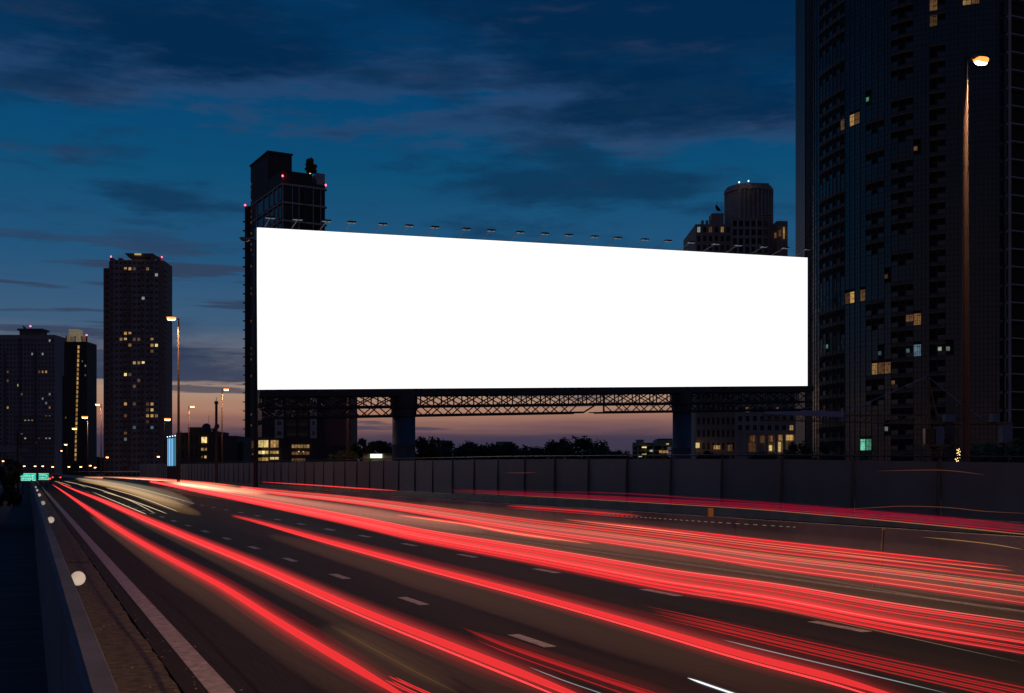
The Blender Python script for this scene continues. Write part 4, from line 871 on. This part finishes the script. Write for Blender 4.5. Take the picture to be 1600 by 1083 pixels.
def comb(n, w, hgt, r=(.004, .009), cols=('red', 'red', 'pink', 'orange'), s=(.5, 1.1), full=.7):
    L = []
    for i in range(n):
        f0 = 0 if rt.random() < full else rt.uniform(0, .5); f1 = 1 if rt.random() < full else rt.uniform(.6, 1)
        L.append((rt.uniform(-w, w), rt.uniform(-hgt, hgt), rt.uniform(*r), rt.choice(cols), round(rt.uniform(*s), 1), f0, f1))
    return L
trail('wide soft red trail closest to the left parapet', [(82, 757), (106, 773), (141, 797), (191, 830), (248, 863), (304, 893), (354, 920), (435, 972), (541, 1035), (619, 1081), (700, 1130)], .75,
      [(.050, .047, 0, 0, 'red', 1.2), (.10, .095, 0, 0, 'red', .12)], [(0, .0, .022, 'red', .75), (0, .0, .012, 'red', 1.1)])
trail('second red trail from the left with a thin bright core', [(90, 754), (120, 767), (152, 779), (212, 805), (297, 841), (400, 883), (541, 946), (683, 1003), (800, 1049), (890, 1085), (960, 1113)], .75,
      [(.048, .056, 0, .005, 'red', 1.5), (.09, .10, 0, 0, 'red', .16)], [(0, .01, .020, 'red', .75), (.0, -.03, .005, 'red', 1.8), (0, 0, .010, 'red', 1.1)])
trail('long single red trail starting in mid road right of the dashed line', [(362, 806), (400, 815), (488, 840), (577, 864), (665, 888), (800, 923), (977, 972), (1154, 1024), (1288, 1058), (1380, 1086), (1460, 1110)], .75,
      [(.038, .044, 0, .01, 'red', 2.3), (.07, .09, 0, .02, 'red', .28)], [(0, .01, .018, 'red', .75), (0, -.02, .005, 'red', 1.8)])
trail('broad bundle of red streaks sweeping to the right edge below the upper bundle', [(182, 746), (226, 751), (300, 765), (400, 784), (541, 812), (648, 836), (800, 863), (941, 889), (1048, 909), (1200, 931), (1377, 965), (1600, 1000), (1700, 1016)], .75,
      [(.09, .06, 0, 0, 'red', 1.5), (.06, .04, .0, -.07, 'red', 1.7), (.08, .04, 0, .09, 'red', .9), (.1, .08, 0, .03, 'red', .35)], comb(22, .11, .095, r=(.0025, .006), cols=('red', 'red', 'red', 'pink')))
trail('uppermost broad bundle of red and orange streaks ending at the right edge', [(213, 745), (300, 753), (400, 766), (520, 778), (648, 795), (800, 818), (941, 836), (1083, 855), (1200, 872), (1377, 893), (1600, 922), (1700, 936)], .78,
      [(.12, .05, 0, 0, 'peach', .4), (.10, .05, 0, -.07, 'red', 1.1), (.08, .05, 0, .09, 'red', .9)], comb(26, .14, .12, r=(.0025, .006), cols=('red', 'red', 'pink', 'orange', 'red'), s=(.4, .9)))
trail('thin bright red strip above the broad bundle, stopping short of the right edge', [(880, 811), (980, 822), (1083, 834), (1200, 848), (1377, 868), (1582, 891)], .95, [(.05, .04, 0, 0, 'red', 2.4)], comb(4, .03, .035))
trail('dark crimson trail on the far carriageway with an orange line below', [(704, 767), (800, 772), (941, 779), (1083, 787), (1200, 794), (1447, 815), (1600, 830), (1700, 839)], .85,
      [(.10, .07, 0, .04, 'deep', .45)], [(0, -.05, .010, 'orange', .35), (.1, 0, .008, 'deep', .6), (.05, .09, .008, 'deep', .4)])
trail('slim crimson trail highest on the dark screen barrier', [(704, 765.5), (941, 770), (1083, 778), (1200, 786), (1447, 806), (1600, 820)], .95, [(.04, .04, 0, 0, 'deep', .35)], [(0, 0, .006, 'deep', .35)])
trail('short tapered red trail above the bundle below the kiosk', [(407, 753), (488, 758), (560, 763), (623, 767)], .85, [(.05, .04, 0, 0, 'red', 2.0)], [(0, 0, .012, 'red', 1.1)])
trail('short dim red trail just above the median left of its reflector', [(790, 790), (888, 797), (1003, 806)], .9, [(.06, .04, 0, 0, 'red', 1.0)], [(0, 0, .01, 'red', .6), (.03, -.05, .008, 'red', .5)])
trail('short red end of a trail hugging the bundle bottom, stopping mid road', [(620, 805), (720, 818), (800, 832), (925, 850)], .68, [(.05, .04, 0, 0, 'red', 2.0)], comb(4, .03, .03))
trail('comb of thin parallel red lines at the lower right', [(1023, 956), (1110, 975), (1200, 996), (1377, 1036), (1600, 1084), (1700, 1106)], .7, [(.10, .05, 0, 0, 'red', .14)], [(dx, dz, .003, 'red', .42) for dx, dz in ((-.1, -.05), (-.06, -.03), (-.03, -.05), (0, 0), (.04, .02), (.07, .0), (.09, .05))])
trail('comb of thin parallel red lines at the bottom centre', [(738, 988), (800, 1012), (900, 1046), (1012, 1083), (1090, 1108)], .7, [(.09, .05, 0, 0, 'red', .16)], [(dx, dz, .0026, 'red', .38) for dx, dz in ((-.09, -.04), (-.05, -.03), (-.02, -.05), (.01, 0), (.05, .02), (.08, .04))])
trail('small red comb of lines at the bottom edge beside the first trail', [(612, 1064), (640, 1078), (690, 1100)], .6, [], [(dx, dz, .003, 'red', .8) for dx, dz in ((-.04, 0), (-.02, .02), (0, 0), (.02, .03), (.04, .01))])
GW = 'white and golden light trails'
trail('bright short white trail at the bottom right of centre', [(1074, 1059), (1105, 1070), (1143, 1083), (1200, 1102)], .3, [(.02, .012, 0, 0, 'white', 3)], [(0, 0, .006, 'white', 1.3)], group=GW)
trail('thin pale line below the lower right red comb', [(1129, 999.6), (1200, 1017), (1340, 1050), (1483, 1084)], .3, [], [(0, 0, .0035, 'white', .35)], group=GW)
trail('thin pale line beside the second red trail near the bottom', [(826, 1042), (880, 1063), (938, 1083), (980, 1098)], .3, [], [(0, 0, .003, 'white', .3)], group=GW)
trail('faint golden line between the two left red trails at the bottom', [(517, 978), (580, 1012), (650, 1050), (718, 1084)], .3, [(.05, .03, 0, 0, 'gold', .12), (.2, .12, .05, 0, 'brown', .03)], [(0, 0, .0025, 'gold', .12)], group=GW)
trail('long hair thin cream line under the upper bundle', [(925, 846), (1083, 868), (1200, 891), (1400, 925), (1600, 960)], .3, [], [(0, 0, .0025, 'cream', .14)], group=GW)
trail('thin cream line under the broad lower bundle at right', [(1050, 917), (1200, 948), (1377, 987), (1600, 1036)], .4, [], [(0, 0, .002, 'cream', .2)], group=GW)
trail('short golden arc in front of the median at the right edge', [(1440, 839), (1504, 845), (1554, 851), (1600, 859)], .85, [], [(0, 0, .006, 'gold', .35)], group=GW)
trail('faint long beige trail skimming the far end of the screen barrier', [(110, 741.5), (200, 741), (300, 741.2), (400, 741.8), (520, 743)], 1.0, [], [(0, 1.05, .05, 'cream', .12)], group=GW)
for i, (lb, pts) in enumerate((('uppermost curved cream hairline left of the pale glow', [(115, 755), (152, 764), (198, 780), (244, 803)]), ('curved cream hairline second from the left red trail', [(145, 769), (191, 788), (230, 804)]), ('cream hairline crossing the middle of the pale glow', [(160, 768), (200, 780), (262, 803)]),
                               ('long curved cream hairline nearest the red bundle', [(165, 762), (215, 776), (280, 800)]), ('short bright cream line near the distant cars', [(85, 752), (98, 755), (112, 760)]), ('second short bright cream line near the distant cars', [(100, 752), (120, 756), (134, 762)]))):
    trail(lb, pts, .5, [], [(0, 0, .013, 'cream', 1.0), (.06, .03, .008, 'cream', .6)], group=GW)
trail('wide beige glow where distant headlights merge left of the bundles', [(120, 748), (160, 754), (200, 762), (250, 776), (300, 792)], .6, [(.5, .3, 0, .1, 'cream', .012), (.35, .25, .3, .0, 'cream', .016), (.7, .1, -.2, -.3, 'gold', .03)], [(.1, 0, .01, 'orange', .5), (-.1, .1, .01, 'cream', .6)], group=GW)
trail('warm orange streak group on top of the bundles in the distance', [(130, 745.5), (200, 748), (300, 757), (420, 772)], .8, [(.3, .16, 0, 0, 'cream', .12), (.5, .3, 0, 0, 'orange', .05)], comb(8, .25, .15, r=(.012, .02), cols=('cream', 'orange', 'pink', 'red')), group=GW)
trail('added faint brown glow along the underside of the first red trail', [(141, 806), (248, 878), (354, 942), (450, 1004), (560, 1070), (640, 1120)], .5, [(.22, .10, 0, 0, 'brown', .026)], [], group=GW)  # glow volumes added under the trails in place of headlight reflections
trail('added faint brown glow along the underside of the second red trail', [(200, 806), (400, 893), (600, 984), (800, 1072), (900, 1116)], .5, [(.25, .12, 0, 0, 'brown', .024)], [], group=GW)
trail('added faint brown glow under the long single red trail', [(420, 836), (600, 884), (800, 940), (1000, 998), (1200, 1056), (1330, 1094)], .5, [(.35, .15, 0, 0, 'brown', .022)], [], group=GW)
trail('added broad dusky glow between the two red bundles', [(420, 792), (600, 815), (800, 845), (1000, 878), (1200, 910), (1400, 942), (1600, 975), (1700, 990)], .5, [(.75, .25, 0, 0, 'brown', .020), (.4, .2, .6, .1, 'brown', .015)], [], group=GW)  # glow volume added to warm the dark road between the bundles
trail('added broad brown glow brightening the concrete median', [(420, 775), (600, 792), (800, 816), (1000, 841), (1200, 866), (1400, 889), (1600, 912), (1700, 924)], .62, [(.45, .33, 0, 0, 'brown', .022)], [], group=GW)  # glow volume added to warm and brighten the median
trail('pale peach glow over the far bundles', [(190, 747), (240, 751), (320, 763), (420, 778), (520, 794), (640, 812), (760, 832)], .75, [(.30, .16, 0, 0, 'peach', .10), (.12, .08, .4, .1, 'peach', .12)], [], group=GW)
trail('short pale peach core of the far bundles', [(200, 748), (240, 751), (300, 759), (370, 770)], .75, [(.25, .14, 0, 0, 'peach', .14)], [], group=GW)
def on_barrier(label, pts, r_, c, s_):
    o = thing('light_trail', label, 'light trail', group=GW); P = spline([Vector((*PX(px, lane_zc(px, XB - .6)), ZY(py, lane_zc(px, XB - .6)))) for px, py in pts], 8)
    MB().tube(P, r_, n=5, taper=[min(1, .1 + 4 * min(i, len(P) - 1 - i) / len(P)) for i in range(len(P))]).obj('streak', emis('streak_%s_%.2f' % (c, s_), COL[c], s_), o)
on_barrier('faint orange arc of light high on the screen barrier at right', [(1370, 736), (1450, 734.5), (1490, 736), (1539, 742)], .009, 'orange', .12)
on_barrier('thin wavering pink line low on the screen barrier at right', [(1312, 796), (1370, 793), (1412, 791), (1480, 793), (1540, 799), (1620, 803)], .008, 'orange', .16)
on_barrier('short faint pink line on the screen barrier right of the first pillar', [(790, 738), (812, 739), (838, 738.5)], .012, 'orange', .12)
# dotted line over the median
dl = thing('light_trail', 'dotted pale line of flickering light above the median', 'light trail', group=GW)
P = spline([on_height(x, y, .95) for x, y in ((928, 802), (1000, 808), (1100, 815), (1247, 824))], 12)
for i in range(0, len(P) - 1, 1): MB().tube([P[i], P[i].lerp(P[i + 1], .45)], .005, n=5).obj('dash_of_light', emis('streak_cream_dash', COL['cream'], .18), dl)

# ------------------------------------------------------------------ tidy: the distant queue of cars at the road end
def car(px, py, label, seed, col):
    Z = F_PX * EYE / (py - YH); x, y = PX(px, Z); o = thing('parked_car', label, 'car', (x, y, 0), 0, 'cars queuing far ahead')
    o.name = 'car'
    mb = MB(); pr = [(-2.1, .3), (-2.15, .8), (-2.0, 1.0), (-1.5, 1.4), (.3, 1.45), (1.1, 1.0), (2.0, .85), (2.1, .3)]
    b = len(mb.v)
    for sx, k in ((-.85, 1), (.85, 1)):
        for yy, z in pr: mb.v.append(Vector((sx * (.82 if z > 1.05 else 1), yy, z)))
    n = len(pr); mb.f = [[i, (i + 1) % n, n + (i + 1) % n, n + i] for i in range(n)] + [list(range(n))[::-1], list(range(n, 2 * n))]
    mb.obj('body', mat('car_paint_%d' % seed, col, .25, metal=.3, var=.05), o)
    MB().box(-.6, .6, -.05, .02, 0, .38, Matrix.Translation((0, -1.93, 1.02)) @ Matrix.Rotation(-.75, 4, 'X')).obj('rear_window', M_glass, o)
    for sx in (-.68, .68): MB().box(sx - .14, sx + .14, -2.2, -2.1, .72, .9).obj('tail_lamp', emis('tail_lamp', (1, .05, .05), 3), o)
    for sx in (-.75, .75):
        for yy in (-1.35, 1.3): MB().lathe([(.2, -.1), (.32, -.09), (.32, .09), (.2, .1)], Matrix.Translation((sx, yy, .32)) @ Matrix.Rotation(math.pi / 2, 4, 'Y')).obj('wheel', M_post, o)
car(70, 756, 'white car with red tail lamps at the far end of the first lane', 1, (.5, .48, .45))
car(88, 752.5, 'dark car just ahead of the white one in the distance', 2, (.05, .05, .06))
